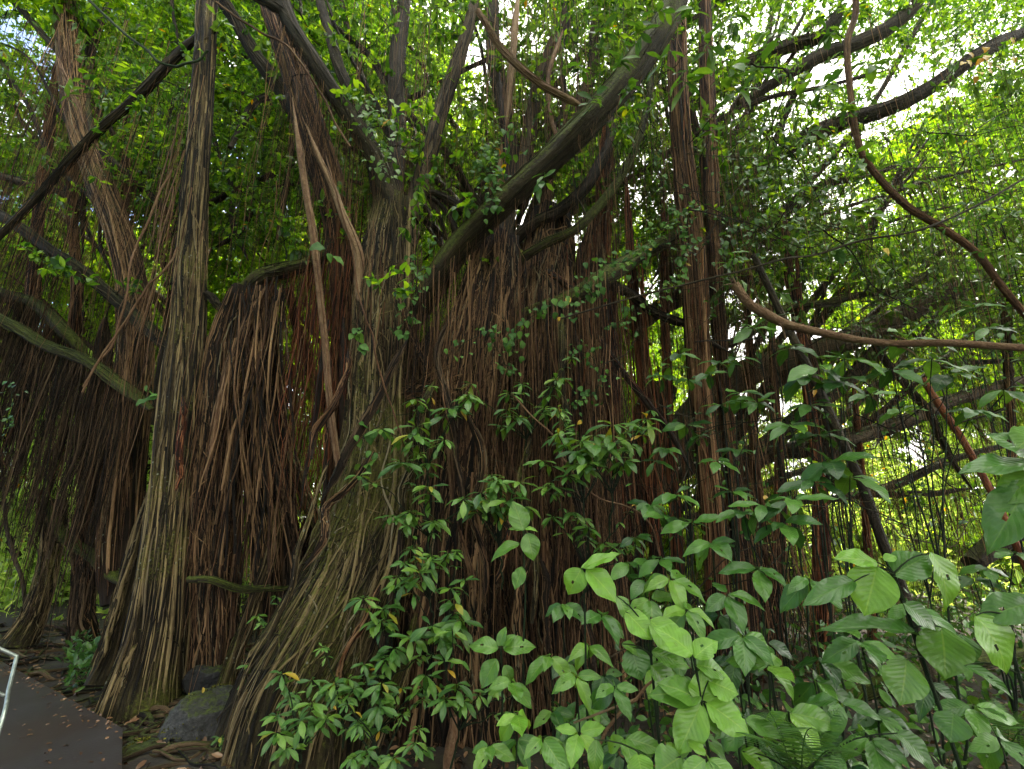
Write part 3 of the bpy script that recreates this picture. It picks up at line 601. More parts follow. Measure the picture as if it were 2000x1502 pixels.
limbs2 = [
 ([(480, 570, 4.95, 26), (510, 538, 4.9, 26), (560, 525, 4.9, 24), (620, 508, 4.9, 22), (670, 480, 5.0, 20)], 'mosslimb', .12),
 ([(405, 575, 4.9, 14), (430, 598, 4.85, 11), (448, 604, 4.8, 8)], 'limb', .05),
 ([(560, 560, 5.1, 16), (600, 700, 5.4, 14), (660, 830, 5.8, 14), (760, 930, 6.4, 12)], 'limb', .07),
 ([(370, 1133, 4.45, 12), (420, 1137, 4.4, 12), (470, 1152, 4.45, 9), (530, 1150, 4.5, 6), (590, 1146, 4.6, 4)], 'mosslimb', .1),
 ([(520, 560, 4.7, 12), (480, 650, 4.65, 13), (445, 740, 4.6, 11), (420, 840, 4.55, 8), (400, 940, 4.5, 5)], 'paleroot', .05),
 ([(540, 600, 4.8, 8), (480, 720, 4.75, 9), (430, 790, 4.7, 7)], 'mossy', .05),
 ([(360, 770, 4.4, 8), (352, 860, 4.35, 8), (346, 960, 4.32, 7)], 'redroot', .05),
 ([(450, 290, 5.4, 8), (500, 200, 6, 10), (570, 180, 6.5, 9)], 'limb', .05),
]
for i, (pts, mat, fl) in enumerate(limbs2):
    ST['m%d' % i] = body('limb' if i in (0, 1, 2, 3, 7) else 'aerial_root', T2, pts, mat, flute=fl, k=6, seed=500+i, clings=12, cr=(.002, .008), wob=.01, moss=300 if mat == 'mosslimb' else 30)
# roots splayed out from the shoulder, like a skirt
mb = MB(); n = 170; K = 20; a = W(rng.uniform(470, 560, n), rng.uniform(545, 600, n), rng.uniform(4.6, 5.1, n)); s = rng.random(n)
b = W(400+190*s+rng.normal(0, 12, n), 900+250*rng.random(n), 4.45+.5*rng.random(n)); t = np.linspace(0, 1, K)[None, :, None]
X = a[:, None]*(1-t)+b[:, None]*t+np.array([0, -.12, .0])*np.sin(np.pi*t)+wig(K, n, .03, 4); tubes(mb, X, (.003+.012*rng.random(n)**3)[:, None]*np.ones((1, K)), 4)
tag(mb.build('root_skirt', M['trunk'], T2), kind='stuff')
curtain(T2, [(ST['m0'], 220, 0, 1, .5, 2.2, dict(bundles=12)), (ST['m2'], 80, 0, 1, .5, 2.0, dict(bundles=8))], 'redroot')
mb = MB()
for n, px, py0, py1, d, r in [(160, (380, 600), (600, 850), (1050, 1400), (4.5, 5.1), (.002, .009)), (70, (330, 410), (100, 500), (700, 1000), (4.6, 5.1), (.002, .006))]:
    t, l, rr = free_strands(n, px, py0, py1, d, r); split_hang(mb, t, l, rr, T2, 'paleroot', 12, sway=.03, K=16, sides=4)
tag(mb.build('root_curtain', M['root'], T2), kind='stuff')

# --- third banyan, far left
T3 = thing('banyan_tree', (-5.6, 6.6, 0), 'far left banyan draped in dark shaggy root curtains over a two-legged trunk', 'tree')
for i, (nm, pts, mat, cl, ms) in enumerate([
 ('trunk', [(110, 980, 6.6, 40), (95, 1100, 6.5, 32), (65, 1200, 6.4, 38), (30, 1265, 6.3, 60)], 'mossy', 80, 0),
 ('trunk', [(165, 1000, 6.6, 40), (165, 1120, 6.6, 34), (160, 1200, 6.6, 36), (165, 1270, 6.6, 50)], 'darkroot', 90, 0),
 ('trunk', [(125, -80, 7.0, 26), (130, 60, 6.8, 30), (145, 200, 6.6, 34), (185, 330, 6.3, 38), (235, 460, 6.0, 42), (265, 600, 5.8, 44), (262, 760, 5.7, 50), (245, 900, 5.7, 55), (235, 1050, 5.7, 60), (225, 1180, 5.6, 45)], 'trunk', 220, 0),
 ('root_column', [(205, 620, 6.6, 22), (195, 760, 6.5, 30), (185, 900, 6.5, 40), (175, 1000, 6.5, 34), (172, 1060, 6.5, 4)], 'darkroot', 90, 0),
 ('root_column', [(110, 120, 7, 14), (95, 260, 6.9, 14), (75, 420, 6.8, 16), (60, 600, 6.7, 20), (40, 780, 6.6, 18), (36, 880, 6.6, 3)], 'root', 60, 0),
 ('root_column', [(150, 230, 6.8, 12), (140, 400, 6.7, 14), (150, 560, 6.6, 15), (140, 700, 6.6, 14), (138, 800, 6.6, 3)], 'root', 50, 0),
 ('root_column', [(250, 180, 7.4, 10), (245, 380, 7.2, 12), (235, 560, 7, 12), (233, 680, 7, 3)], 'root', 30, 0),
]):
    ST['a%d' % i] = body(nm, T3, pts, mat, flute=.14, k=9, seed=600+i*5, clings=cl, cr=(.005, .022))
limbs3 = [
 ([(-60, 590, 5.6, 24), (10, 625, 5.5, 22), (80, 670, 5.4, 22), (160, 705, 5.3, 24), (230, 750, 5.2, 24), (300, 800, 5.0, 28)], 'mosslimb', .1),
 ([(-60, 390, 5.7, 20), (20, 430, 5.6, 22), (120, 500, 5.5, 22), (210, 570, 5.4, 22), (290, 640, 5.2, 22), (350, 700, 5.0, 24)], 'limb', .07),
 ([(-40, 500, 5.2, 14), (40, 420, 5.2, 14), (110, 340, 5.2, 15), (190, 260, 5.2, 15), (280, 175, 5.2, 16), (345, 110, 5.2, 17), (395, 60, 5.2, 18)], 'limb', .07),
 ([(-60, 330, 7, 14), (60, 360, 6.9, 16), (160, 390, 6.8, 14)], 'limb', .07),
 ([(200, 300, 6.2, 14), (260, 350, 6.3, 12), (330, 420, 6.4, 12), (400, 470, 6.6, 10)], 'limb', .07),
 ([(-30, 560, 6.2, 22), (60, 590, 6.1, 22), (130, 650, 6.0, 24), (170, 700, 6, 24)], 'mosslimb', .1),
 ([(75, 960, 6.2, 16), (120, 1040, 6.0, 20), (180, 1090, 5.8, 24), (240, 1150, 5.4, 30)], 'mosslimb', .12),
 ([(130, 120, 6.8, 12), (60, 40, 6.8, 12), (-20, -60, 6.8, 12)], 'limb', .07),
 ([(180, 270, 6.4, 12), (170, 150, 7, 12), (200, 40, 7.4, 11), (250, -80, 8, 10)], 'limb', .07),
 ([(115, 110, 5.9, 4), (122, 140, 5.8, 6), (140, 180, 5.8, 6), (165, 240, 5.8, 5)], 'paleroot', .04),
]
for i, (pts, mat, fl) in enumerate(limbs3):
    ST['n%d' % i] = body('limb', T3, pts, mat, flute=fl, k=6, seed=700+i, clings=14, cr=(.002, .010), wob=.012, moss=500 if mat == 'mosslimb' else 30)
curtain(T3, [(ST['n0'], 420, 0, .85, .9, 2.9, dict(bundles=26, rmin=.002, rmax=.008)), (ST['n5'], 420, 0, 1, 1.0, 3.4, dict(bundles=24, rmin=.002, rmax=.009)), (ST['n0'], 200, 0, .8, .4, 1.5, {}), (ST['n1'], 130, 0, .8, .6, 2.6, dict(bundles=12))], 'darkroot')
curtain(T3, [(ST['n2'], 70, 0, .8, .5, 2.4, dict(bundles=8)), (ST['a2'], 120, .1, .45, 1.0, 3.4, dict(bundles=12)), (ST['n4'], 60, 0, 1, .5, 2.4, dict(bundles=6)), (ST['n3'], 80, 0, 1, .8, 3, dict(bundles=8)), (ST['n7'], 40, 0, .5, .6, 2, {}), (ST['n8'], 30, 0, .6, .8, 2.4, {})], 'root')
mb = MB()
for n, px, py0, py1, d, r in [(260, (0, 240), (640, 900), (930, 1080), (5.6, 6.5), (.003, .012)), (90, (150, 290), (700, 900), (1000, 1150), (5.4, 5.9), (.003, .010))]:
    t, l, rr = free_strands(n, px, py0, py1, d, r); split_hang(mb, t, l, rr, T3, 'root', 14, sway=.06, K=14, sides=4)
tag(mb.build('root_curtain', M['darkroot'], T3), kind='stuff')

# --- fourth banyan, behind on the right: long level limbs propped by columns
T4 = thing('banyan_tree', (2.6, 6.6, 0), 'right-hand banyan with long level limbs propped on slender red root columns', 'tree')
for i, (nm, pts, mat, cl) in enumerate([
 ('trunk', [(1290, 760, 6.6, 50), (1260, 850, 6.5, 46), (1235, 950, 6.4, 50), (1215, 1080, 6.3, 60), (1205, 1250, 6.3, 75), (1200, 1400, 6.2, 90)], 'limb', 90),
 ('root_column', [(1318, -200, 5, 22), (1322, 60, 4.9, 24), (1325, 200, 4.9, 26), (1335, 340, 4.9, 28), (1350, 470, 4.85, 32), (1360, 600, 4.8, 30), (1368, 760, 4.8, 28), (1380, 900, 4.75, 28), (1395, 1050, 4.7, 30), (1405, 1250, 4.7, 36), (1410, 1420, 4.7, 40)], 'root', 130),
 ('root_column', [(1372, -150, 5.6, 14), (1378, 60, 5.5, 16), (1385, 280, 5.4, 20), (1392, 450, 5.3, 20), (1402, 620, 5.2, 18), (1418, 800, 5.1, 18), (1435, 960, 5.0, 20), (1455, 1150, 4.9, 26), (1470, 1400, 4.9, 32)], 'root', 80),
 ('root_column', [(1295, 380, 5.7, 6), (1298, 560, 5.6, 9), (1305, 800, 5.5, 12), (1318, 1000, 5.4, 14), (1330, 1250, 5.3, 18)], 'redroot', 30),
 ('root_column', [(1555, 480, 6.2, 6), (1570, 700, 6.0, 11), (1592, 860, 5.9, 15), (1600, 960, 5.8, 20), (1605, 1100, 5.8, 26), (1610, 1300, 5.8, 34), (1615, 1400, 5.8, 40)], 'redroot', 60),
 ('root_column', [(1530, 400, 6.3, 8), (1545, 560, 6.2, 12), (1580, 700, 6.1, 16), (1610, 830, 6, 18), (1625, 960, 6, 16)], 'root', 40),
 ('root_column', [(1450, 400, 6.6, 5), (1460, 600, 6.5, 8), (1475, 900, 6.3, 12), (1490, 1100, 6.2, 14), (1500, 1350, 6.2, 16)], 'root', 30),
 ('root_column', [(1955, 400, 7, 8), (1965, 600, 7, 12), (1968, 720, 7, 12), (1975, 830, 7, 12), (1985, 1100, 7, 16)], 'root', 20),
 ('root_column', [(1500, 560, 6.2, 5), (1515, 780, 5.9, 9), (1525, 960, 5.6, 14), (1520, 1080, 5.5, 18), (1510, 1250, 5.4, 24), (1515, 1400, 5.4, 28)], 'root', 50),
 ('root_column', [(1665, 720, 6.7, 6), (1690, 1000, 6.6, 10), (1700, 1150, 6.5, 12), (1705, 1300, 6.5, 16)], 'redroot', 20),
]):
    ST['r%d' % i] = body(nm, T4, pts, mat, flute=.14, k=8, seed=800+i*5, clings=cl, cr=(.003, .014), wander=.45)
T4_ = T4
limbs4 = [
 ([(1230, 1000, 6.5, 44), (1300, 880, 6.5, 42), (1390, 770, 6.6, 38), (1490, 715, 6.7, 34), (1620, 680, 6.8, 32), (1730, 635, 7.0, 32), (1820, 590, 7.2, 30), (1900, 550, 7.4, 28), (2050, 515, 7.8, 26)], 'limb', .06),
 ([(1390, 1000, 6.4, 24), (1440, 910, 6.4, 24), (1520, 850, 6.5, 22), (1590, 790, 6.6, 22), (1680, 720, 6.8, 20), (1760, 630, 7, 18)], 'limb', .06),
 ([(1600, 870, 6.6, 20), (1690, 850, 6.7, 20), (1780, 820, 6.8, 19), (1870, 775, 7, 18), (2030, 730, 7.3, 16)], 'limb', .06),
 ([(1400, 940, 6.8, 12), (1500, 890, 6.9, 16), (1590, 880, 7, 14), (1690, 860, 7, 14)], 'limb', .06),
 ([(1640, 970, 7, 9), (1740, 950, 7.1, 10), (1850, 900, 7.2, 9), (1980, 860, 7.4, 8)], 'limb', .05),
 ([(1480, 980, 7, 8), (1600, 975, 7.1, 9), (1740, 965, 7.2, 8), (1900, 960, 7.3, 7)], 'limb', .05),
 ([(1330, 430, 6.8, 12), (1480, 330, 6.6, 18), (1560, 275, 6.5, 20), (1640, 240, 6.4, 21), (1720, 215, 6.3, 22), (1790, 185, 6.2, 22), (1860, 140, 6.1, 23), (1930, 95, 6.0, 24), (2060, 40, 5.9, 25)], 'limb', .06),
 ([(1440, 200, 6.8, 10), (1600, 110, 6.6, 18), (1680, 85, 6.6, 20), (1750, 40, 6.6, 20), (1820, -30, 6.6, 20)], 'limb', .06),
 ([(1340, 220, 7.2, 12), (1440, 130, 7, 16), (1530, 90, 7, 18), (1610, 60, 7, 16), (1650, 10, 7, 16)], 'limb', .06),
 ([(1420, 480, 7, 18), (1520, 420, 7.1, 16), (1620, 360, 7.2, 14), (1760, 320, 7.4, 12)], 'limb', .08),
 ([(1380, 690, 6, 14), (1450, 660, 6, 12), (1540, 600, 6.1, 11), (1640, 590, 6.2, 9), (1760, 560, 6.4, 8), (1860, 500, 6.6, 7)], 'mosslimb', .05),
 ([(1900, 1100, 6.4, 30), (1960, 1060, 6.4, 34), (2050, 1000, 6.4, 36)], 'limb', .08),
 ([(1240, 640, 7, 24), (1310, 590, 7.2, 20), (1400, 560, 7.4, 16), (1540, 520, 7.6, 12)], 'limb', .08),
 ([(1500, 1470, 4.6, 14), (1600, 1400, 4.6, 20), (1690, 1355, 4.6, 24), (1760, 1335, 4.6, 26), (1850, 1310, 4.6, 26), (1960, 1290, 4.7, 26), (2120, 1260, 4.8, 26)], 'mosslimb', .1),
 ([(1700, 660, 6.3, 9), (1780, 760, 6.2, 9), (1840, 860, 6.2, 8), (1900, 960, 6.2, 6)], 'limb', .05),
]
for i, (pts, mat, fl) in enumerate(limbs4):
    ST['s%d' % i] = body('limb', T4, pts, mat, flute=fl, k=6, seed=900+i, clings=12, cr=(.002, .009), wob=.02, moss=300 if mat == 'mosslimb' else 30)
curtain(T4, [(ST['s0'], 260, .25, .95, .4, 2.8, dict(bundles=0)), (ST['s1'], 160, .1, 1, .4, 2.2, {}), (ST['s2'], 160, 0, .9, .5, 2.4, {}), (ST['s3'], 130, 0, 1, .5, 1.8, {}),
             (ST['s6'], 80, 0, .6, .4, 1.6, {}), (ST['s9'], 120, 0, 1, .5, 2.4, dict(bundles=10)), (ST['s5'], 120, 0, 1, .4, 1.3, {}), (ST['s10'], 80, 0, 1, .4, 1.6, {}), (ST['s12'], 140, 0, 1, .8, 3, dict(bundles=10))], 'root')
mb = MB()
for n, px, py0, py1, d, r in [(260, (1400, 1950), (930, 1000), (1200, 1420), (5.6, 7.4), (.002, .006)), (150, (1380, 1560), (950, 1150), (1250, 1450), (5.0, 6.0), (.003, .010)), (120, (1280, 1480), (150, 500), (500, 900), (5, 6.4), (.002, .006)), (60, (1240, 1480), (700, 900), (1100, 1400), (5.1, 6), (.003, .012))]:
    t, l, rr = free_strands(n, px, py0, py1, d, r); split_hang(mb, t, l, rr, T4, 'root', 14, sway=.07, K=14, sides=4)
tag(mb.build('root_curtain', M['root'], T4), kind='stuff')

# ------------------------------------------------------------------ further limbs reaching up into the crowns
def extra_limbs(tree, n, hub, dr, spr, l0=500, l1=900, rr=(5, 13), tag_='x'):
    out = []
    for i in range(n):
        a = rng.uniform(*spr); d0 = rng.uniform(*dr); d1 = d0+rng.uniform(-.5, 2.0); L = rng.uniform(l0, l1); hx, hy = hub; hx += rng.uniform(-90, 90); hy += rng.uniform(-80, 60); r0 = rng.uniform(*rr); bend = rng.normal(0, .25); pts = []
        for s in np.linspace(0, 1, 7): aa = a+bend*s; pts.append((hx+L*s*math.sin(aa)+rng.normal(0, 9), hy-L*s*math.cos(aa)+rng.normal(0, 9), d0+(d1-d0)*s, r0*(1-.6*s)))
        out.append(body('limb', tree, pts, 'limb', flute=.06, k=5, seed=2000+i, clings=8, cr=(.002, .006), wob=.03, kw_='x'))
    return out
XL = extra_limbs(T1, 22, (960, 480), (5.4, 7.5), (-.95, .95)); XL3 = extra_limbs(T3, 8, (230, 520), (6, 8), (-.8, 1.1)); XL4 = extra_limbs(T4, 13, (1330, 560), (5.8, 8), (.2, 1.35), 500, 1000, (5, 12)); XL2 = extra_limbs(T2, 4, (460, 520), (5.4, 6.5), (-.5, .6), 400, 700)
XL5 = extra_limbs(T4, 10, (1260, 1000), (6.2, 7.6), (.75, 1.45), 600, 1000, (7, 15)); curtain(T4, [(x, 40, .1, 1, .3, 1.6, {}) for x in XL5], 'root')
curtain(T1, [(x, 22, 0, .7, .4, 2.0, dict(bundles=4)) for x in XL], 'root'); curtain(T3, [(x, 26, 0, .7, .4, 2.4, dict(bundles=4)) for x in XL3], 'root'); curtain(T4, [(x, 22, 0, .8, .4, 2.0, {}) for x in XL4], 'root')

def threads(tree, rows, mat='root'):
    mb = MB()
    for n, px, py0, py1, d, r in rows:
        t, l, rr = free_strands(n, px, py0, py1, d, r); hang(mb, t, l, rr, sway=.05, K=12, sides=3)
    tag(mb.build('root_curtain', M[mat], tree), kind='stuff')
threads(T1, [(520, (800, 1220), (500, 760), (950, 1480), (3.95, 4.5), (.0015, .006)), (800, (700, 1300), (-100, 350), (350, 700), (4.6, 7), (.0014, .005)), (160, (900, 1150), (-100, 200), (300, 500), (4.6, 5.6), (.0014, .006))])
threads(T4, [(1100, (1250, 1980), (0, 600), (450, 1000), (4.6, 8), (.0014, .005)), (260, (1300, 1900), (550, 800), (900, 1300), (4.8, 7), (.0016, .006))])
threads(T3, [(420, (-40, 340), (0, 500), (450, 850), (5.2, 7.5), (.0016, .006))]); threads(T2, [(140, (330, 640), (100, 500), (500, 800), (4.8, 6), (.0015, .005))])

# ------------------------------------------------------------------ crowns of the banyans
GAPS = [(950, 110, 45, 70), (560, 60, 60, 45), (1740, 190, 110, 70), (1620, 130, 90, 40), (1790, 290, 60, 70), (1830, 385, 110, 35), (1450, 60, 70, 35), (1400, 230, 60, 60), (1530, 230, 60, 40), (30, 290, 60, 70),
        (175, 420, 60, 50), (450, 170, 40, 80), (1235, 370, 40, 30), (590, 440, 40, 60), (1360, 90, 40, 40), (850, 520, 40, 60), (1700, 380, 60, 30), (760, 60, 40, 60), (330, 60, 50, 60), (60, 60, 70, 50), (1960, 330, 40, 60), (1330, 210, 40, 40), (880, 370, 30, 40), (1000, 30, 30, 60)]
def gapf(px, py):
    g = np.ones_like(px)
    for x, y, a, b in GAPS: g *= 1-.8*np.exp(-(((px-x)/a)**2+((py-y)/b)**2))
    return g
LOW = [(-200, 420), (150, 400), (300, 430), (420, 470), (520, 470), (640, 440), (760, 420), (1000, 380), (1150, 420), (1300, 520), (1500, 560), (1700, 560), (2000, 620), (2200, 640)]
def crown(tree, n, pxr, dr, topy=-260, per=11, size=(.09, .16), spread=.34, mat='crown', name='crown', lowoff=0, g=1.):
    px = rng.uniform(*pxr, n*3); py = rng.uniform(topy, 700, n*3); low = np.interp(px, *zip(*LOW))+lowoff
    keep = (py < low) & (rng.random(n*3) < gapf(px, py)**g); px, py = px[keep][:n], py[keep][:n]
    c = W(px, py, rng.uniform(*dr, len(px))); k = rng.integers(5, per, len(c)); idx = np.repeat(np.arange(len(c)), k)
    cc = c[idx]+rng.normal(0, spread, (len(idx), 3))*np.array([1, 1, .55]); mb = MB(); tw = MB()
    qx, qy = proj(cc); ok = rng.random(len(cc)) < gapf(qx, qy)**.6; cc = cc[ok]
    sprays(mb, MIDL, cc, rng.uniform(*size, len(cc)), per=9, twigs=tw)
    o = mb.build(name, M[mat], tree, smooth=False); tag(o, kind=None); tag(tw.build('twigs', M['twig'], tree), kind='stuff'); return o
crown(T1, 1500, (480, 1500), (5.7, 10.5)); crown(T2, 380, (250, 640), (5.7, 9.5)); crown(T3, 800, (-250, 420), (6.9, 11)); crown(T4, 1900, (1150, 2250), (6.0, 11.5))
crown(T4, 110, (1450, 2200), (7.5, 12), topy=430, lowoff=330, size=(.06, .1), spread=.28)

crown(T4, 80, (1300, 2200), (5.2, 7.5), topy=100, lowoff=250, size=(.13, .19), per=8, spread=.3, mat='deep')
crown(T1, 120, (500, 1500), (5.2, 7), topy=-200, lowoff=-40, size=(.13, .18), per=8, spread=.3, mat='near')
crown(T3, 60, (-100, 450), (5.8, 8), topy=-200, lowoff=-40, size=(.13, .18), per=8, spread=.3, mat='near')
def limbleaves(tree, sts, n, lmax=1.2, size=(.09, .14), mat='crown', name='branchlet_leaves', r0=.012):
    tw = MB(); mb = MB(); tips = []
    for s in sts: tips.append(branchlets(tw, s, n, .15, 1, .35, lmax, r0=r0))
    t = np.concatenate(tips); t = t[rng.random(len(t)) < .75]; t = t[rng.random(len(t)) < gapf(*proj(t))]; sprays(mb, OVAL, t, rng.uniform(*size, len(t)), per=7, spread=.07)
    tag(tw.build('branchlets', M['limb'], tree), kind='stuff'); mb.build(name, M[mat], tree)
limbleaves(T1, [ST['l%d' % i] for i in (0, 1, 2, 3, 4, 5, 6, 8, 9, 14)], 7)
limbleaves(T2, [ST['m%d' % i] for i in (0, 2, 7)], 4, .8)
limbleaves(T3, [ST['n%d' % i] for i in (1, 2, 3, 4, 7, 8)], 6)
limbleaves(T4, [ST['s%d' % i] for i in (0, 1, 2, 4, 6, 7, 8, 9, 10, 12)], 7)
# the nearer sprays of the crown, upper right of the mossy limb
mb = MB(); tw = MB()
for px, py, s, d in [(1210, 120, 42, 3.6), (1250, 60, 44, 3.6), (1300, 110, 46, 3.4), (1390, 80, 52, 3.2), (1425, 135, 54, 3.2), (1340, 145, 56, 3.1), (1480, 130, 50, 3.4), (1560, 190, 46, 3.5), (1600, 170, 44, 3.5), (1440, 175, 52, 3.3), (1160, 190, 38, 3.8),
                     (1065, 350, 40, 3.8), (1655, 205, 46, 3.5), (1685, 300, 46, 3.5), (1230, 170, 40, 3.7), (1510, 60, 46, 3.5), (1270, 210, 36, 3.8), (1700, 120, 40, 3.8), (1580, 260, 40, 3.6), (1180, 60, 34, 4), (1440, 30, 44, 3.4), (1620, 60, 40, 3.8), (1350, 20, 44, 3.5),
                     (1290, 20, 40, 3.6), (1500, 250, 36, 3.8), (1390, 250, 36, 3.9), (1220, 250, 34, 4), (1130, 130, 30, 4.3), (1430, 500, 40, 3.5), (1700, 410, 40, 3.8), (1800, 360, 40, 3.8), (1850, 260, 36, 4), (1920, 400, 40, 3.8), (1560, 370, 34, 4), (1640, 480, 36, 4)]:
    c = W(px, py, d); m = mpp(px, py, d); n = int(rng.integers(8, 13)); a = rng.uniform(0, 6.3)+np.arange(n)*2.4
    ax = np.stack([np.cos(a), np.sin(a)*.7-.2, -.15-.3*rng.random(n)+.5*(np.arange(n) > n-3)], -1)
    c0 = c+np.outer(np.linspace(-1.2, .2, n), (0.02, .01, .05)); put(mb, OVAL+SEED, c0+rng.normal(0, .03, (n, 3)), ax+rng.normal(0, .3, (n, 3)), np.array([0, -.6, 1])+rng.normal(0, .5, (n, 3)), s*m*rng.uniform(.45, 1.05, n))
    K = 8; e = c+np.array([rng.normal(0, .25), .4, -.25 if py > 150 else .1]); X = (c[None]*(1-np.linspace(0, 1, K)[:, None])+e[None]*np.linspace(0, 1, K)[:, None])[None]+wig(K, 1, .02)
    tubes(tw, X, np.linspace(.003, .006, K)[None], 4)
mb.build('near_leaf_sprays', M['near'], T1); tag(tw.build('near_twigs', M['twig'], T1), kind='stuff')

# ------------------------------------------------------------------ forest behind
def crown_mesh(seed, R0, z0, z1, n, size, tpl=FAR, per=8, flat=.5, spread=.45, nb=26):
    mb = MB(); rg = np.random.default_rng(seed); cl = []
    for _ in range(nb):
        a = rg.uniform(0, 6.28); z = rg.uniform(z0, z1); f = math.sin(math.pi*min(1, (z-z0)/(z1-z0)*.8+.15)); r = R0*f*math.sqrt(rg.random()); cl.append((math.cos(a)*r, math.sin(a)*r, z, rg.uniform(.7, 1.5)*R0*.28))
    cl = np.array(cl); i = rg.integers(0, nb, n); d = rg.normal(0, 1, (n, 3)); d = d/np.linalg.norm(d, axis=1)[:, None]*(rg.random(n)**.45)[:, None]
    c = cl[i, :3]+d*cl[i, 3:4]*np.array([1, 1, flat]); sprays(mb, tpl, c, rg.uniform(*size, n), per=per, spread=.18); return mb, cl
def forest_tree(seed, H, R0, mat, n, size):
    t = thing('forest_tree', (0, 0, 0), '', 'tree'); mb, cl = crown_mesh(seed, R0, H*.28, H, n, size); mb.build('crown', M[mat], t, smooth=False)
    k = 16; z = np.linspace(-.3, H*.85, k); P = np.stack([.25*np.sin(z*.35+seed), .2*np.sin(z*.5+seed*2), z], -1); s = Stem(P, np.linspace(.2, .05, k), .08, 5, seed); tb = MB(); s.mesh(tb, sides=12, step=.3)
    m = len(cl); u = np.clip(cl[:, 2]/H*.75, .15, .9); p = s.at(u)[0]; K = 10; tt = np.linspace(0, 1, K)[None, :, None]
    X = p[:, None]*(1-tt)+cl[:, None, :3]*tt+wig(K, m, .12, 4)*tt; tubes(tb, X, np.linspace(.07, .015, K)[None].repeat(m, 0), 5); tb.build('trunk', M['limb'], t); return t
def copy_tree(o, loc, rz, sc_=1, label=None, group=None):
    c = o.copy(); C.objects.link(c); c.location = loc; c.rotation_euler = (0, 0, rz); c.scale = (sc_,)*3
    if label: c['label'] = label
    if group: c['group'] = group
    for ch in o.children: d = ch.copy(); C.objects.link(d); d.parent = c; d.matrix_parent_inverse = ch.matrix_parent_inverse.copy()
    return c
FT = [forest_tree(11, 15, 4.0, 'far', 5600, (.12, .2)), forest_tree(12, 12, 3.6, 'far', 5000, (.11, .18)), forest_tree(13, 17, 4.4, 'far', 6000, (.13, .2))]
GF = 'trees of the forest behind the banyans'; LF = 'leafy forest tree with a sunlit yellow-green crown standing behind the banyans'
spots = []
for row, (y0, nx, w) in enumerate([(13.5, 7, 16), (19, 9, 24), (28, 12, 35), (42, 14, 55)]):
    for i in range(nx):
        x = -w+2*w*(i+.5)/nx+rng.normal(0, w/nx*.35); y = y0+rng.normal(0, 1.2)
        if row < 2 and .30*y < x < .95*y: continue
        spots.append((x, y, row))
spots += [(-9, 11, 0), (-13, 13, 0), (15.5, 10, 0), (-4, 12.5, 0), (3.2, 15, 0)]
for k, (x, y, row) in enumerate(spots):
    o = FT[k % 3]; sc_ = rng.uniform(.85, 1.15)*(1, 1, 1.15, 1.5)[row]
    if k < 3: o.location = (x, y, -.1); o.rotation_euler.z = rng.uniform(0, 6); o['label'] = LF; o['group'] = GF
    else: copy_tree(o, (x, y, -.1), rng.uniform(0, 6), sc_, LF, GF)
def bush(seed, H, R0, n, mat):
    t = thing('understory_shrub', (0, 0, 0), '', 'shrub'); mb, cl = crown_mesh(seed, R0, .2, H, n, (.09, .16), FAR, 8, .8, nb=16); mb.build('foliage', M[mat], t, smooth=False)
    m = len(cl); K = 8; tt = np.linspace(0, 1, K)[None, :, None]; X = cl[:, None, :3]*tt*np.array([1, 1, 1])+wig(K, m, .06)*tt; X[..., 2] -= .05; tb = MB(); tubes(tb, X, np.linspace(.03, .008, K)[None].repeat(m, 0), 5); tb.build('stem', M['twig'], t); return t
BU = [bush(21, 3.0, 1.7, 1300, 'under'), bush(22, 4.2, 2.0, 1700, 'under'), bush(23, 2.2, 1.6, 1000, 'far')]
GB_ = 'bright undergrowth behind the banyans'; LB = 'bright yellow-green understory shrub lit from above behind the banyans'
k = 0
for y0, nx, w in [(9.6, 9, 10), (12, 11, 14), (16, 13, 19), (22, 15, 27)]:
    for i in range(nx):
        x = -w+2*w*(i+.5)/nx+rng.normal(0, .5); y = y0+rng.normal(0, .5)
        if y0 < 10 and -5.5 < x < 1.5: continue
        if k < 3: BU[k].location = (x, y, 0); BU[k]['label'] = LB; BU[k]['group'] = GB_
        else: copy_tree(BU[k % 3], (x, y, 0), rng.uniform(0, 6), rng.uniform(.8, 1.2), LB, GB_)
        k += 1

# unseen trees added beside and behind the path to cut the open skylight
GS = 'unseen trees added behind the viewer for their shade'; LS = 'unseen leafy forest tree added to shade the walkway'
for k, (x, y, s_) in enumerate([(-9, 1, .9), (-6, -4.5, .95), (0, -7.5, 1.0), (6.5, -5, .95), (8.5, 1.5, .85), (11, -1, 1), (-12, -3, 1), (4, -12, 1.1), (-5, -12, 1.1)]):
    copy_tree(FT[k % 3], (x, y, -.1), rng.uniform(0, 6), s_, LS, GS)
crown(T1, 300, (-200, 2200), (.5, 4), topy=-2600, mat='crown', name='overhead_crown') if 0 else None
mb = MB(); n = 1500; c = np.column_stack([rng.uniform(-8, 8, n), rng.uniform(-3, 4.2, n), rng.uniform(7.2, 10, n)]); c = c[np.hypot(c[:, 0]-1, c[:, 1]+1) > 1.2]  # unseen leaf layer above the viewer, added to block light from overhead
qz = (c[:, 2]-CAMZ)/np.maximum(c[:, 1], .01); c = c[(c[:, 1] < 0) | (qz > 1.75)]; sprays(mb, FAR, c, rng.uniform(.14, .22, len(c)), per=10, spread=.25); mb.build('crown', M['crown'], T1, smooth=False)

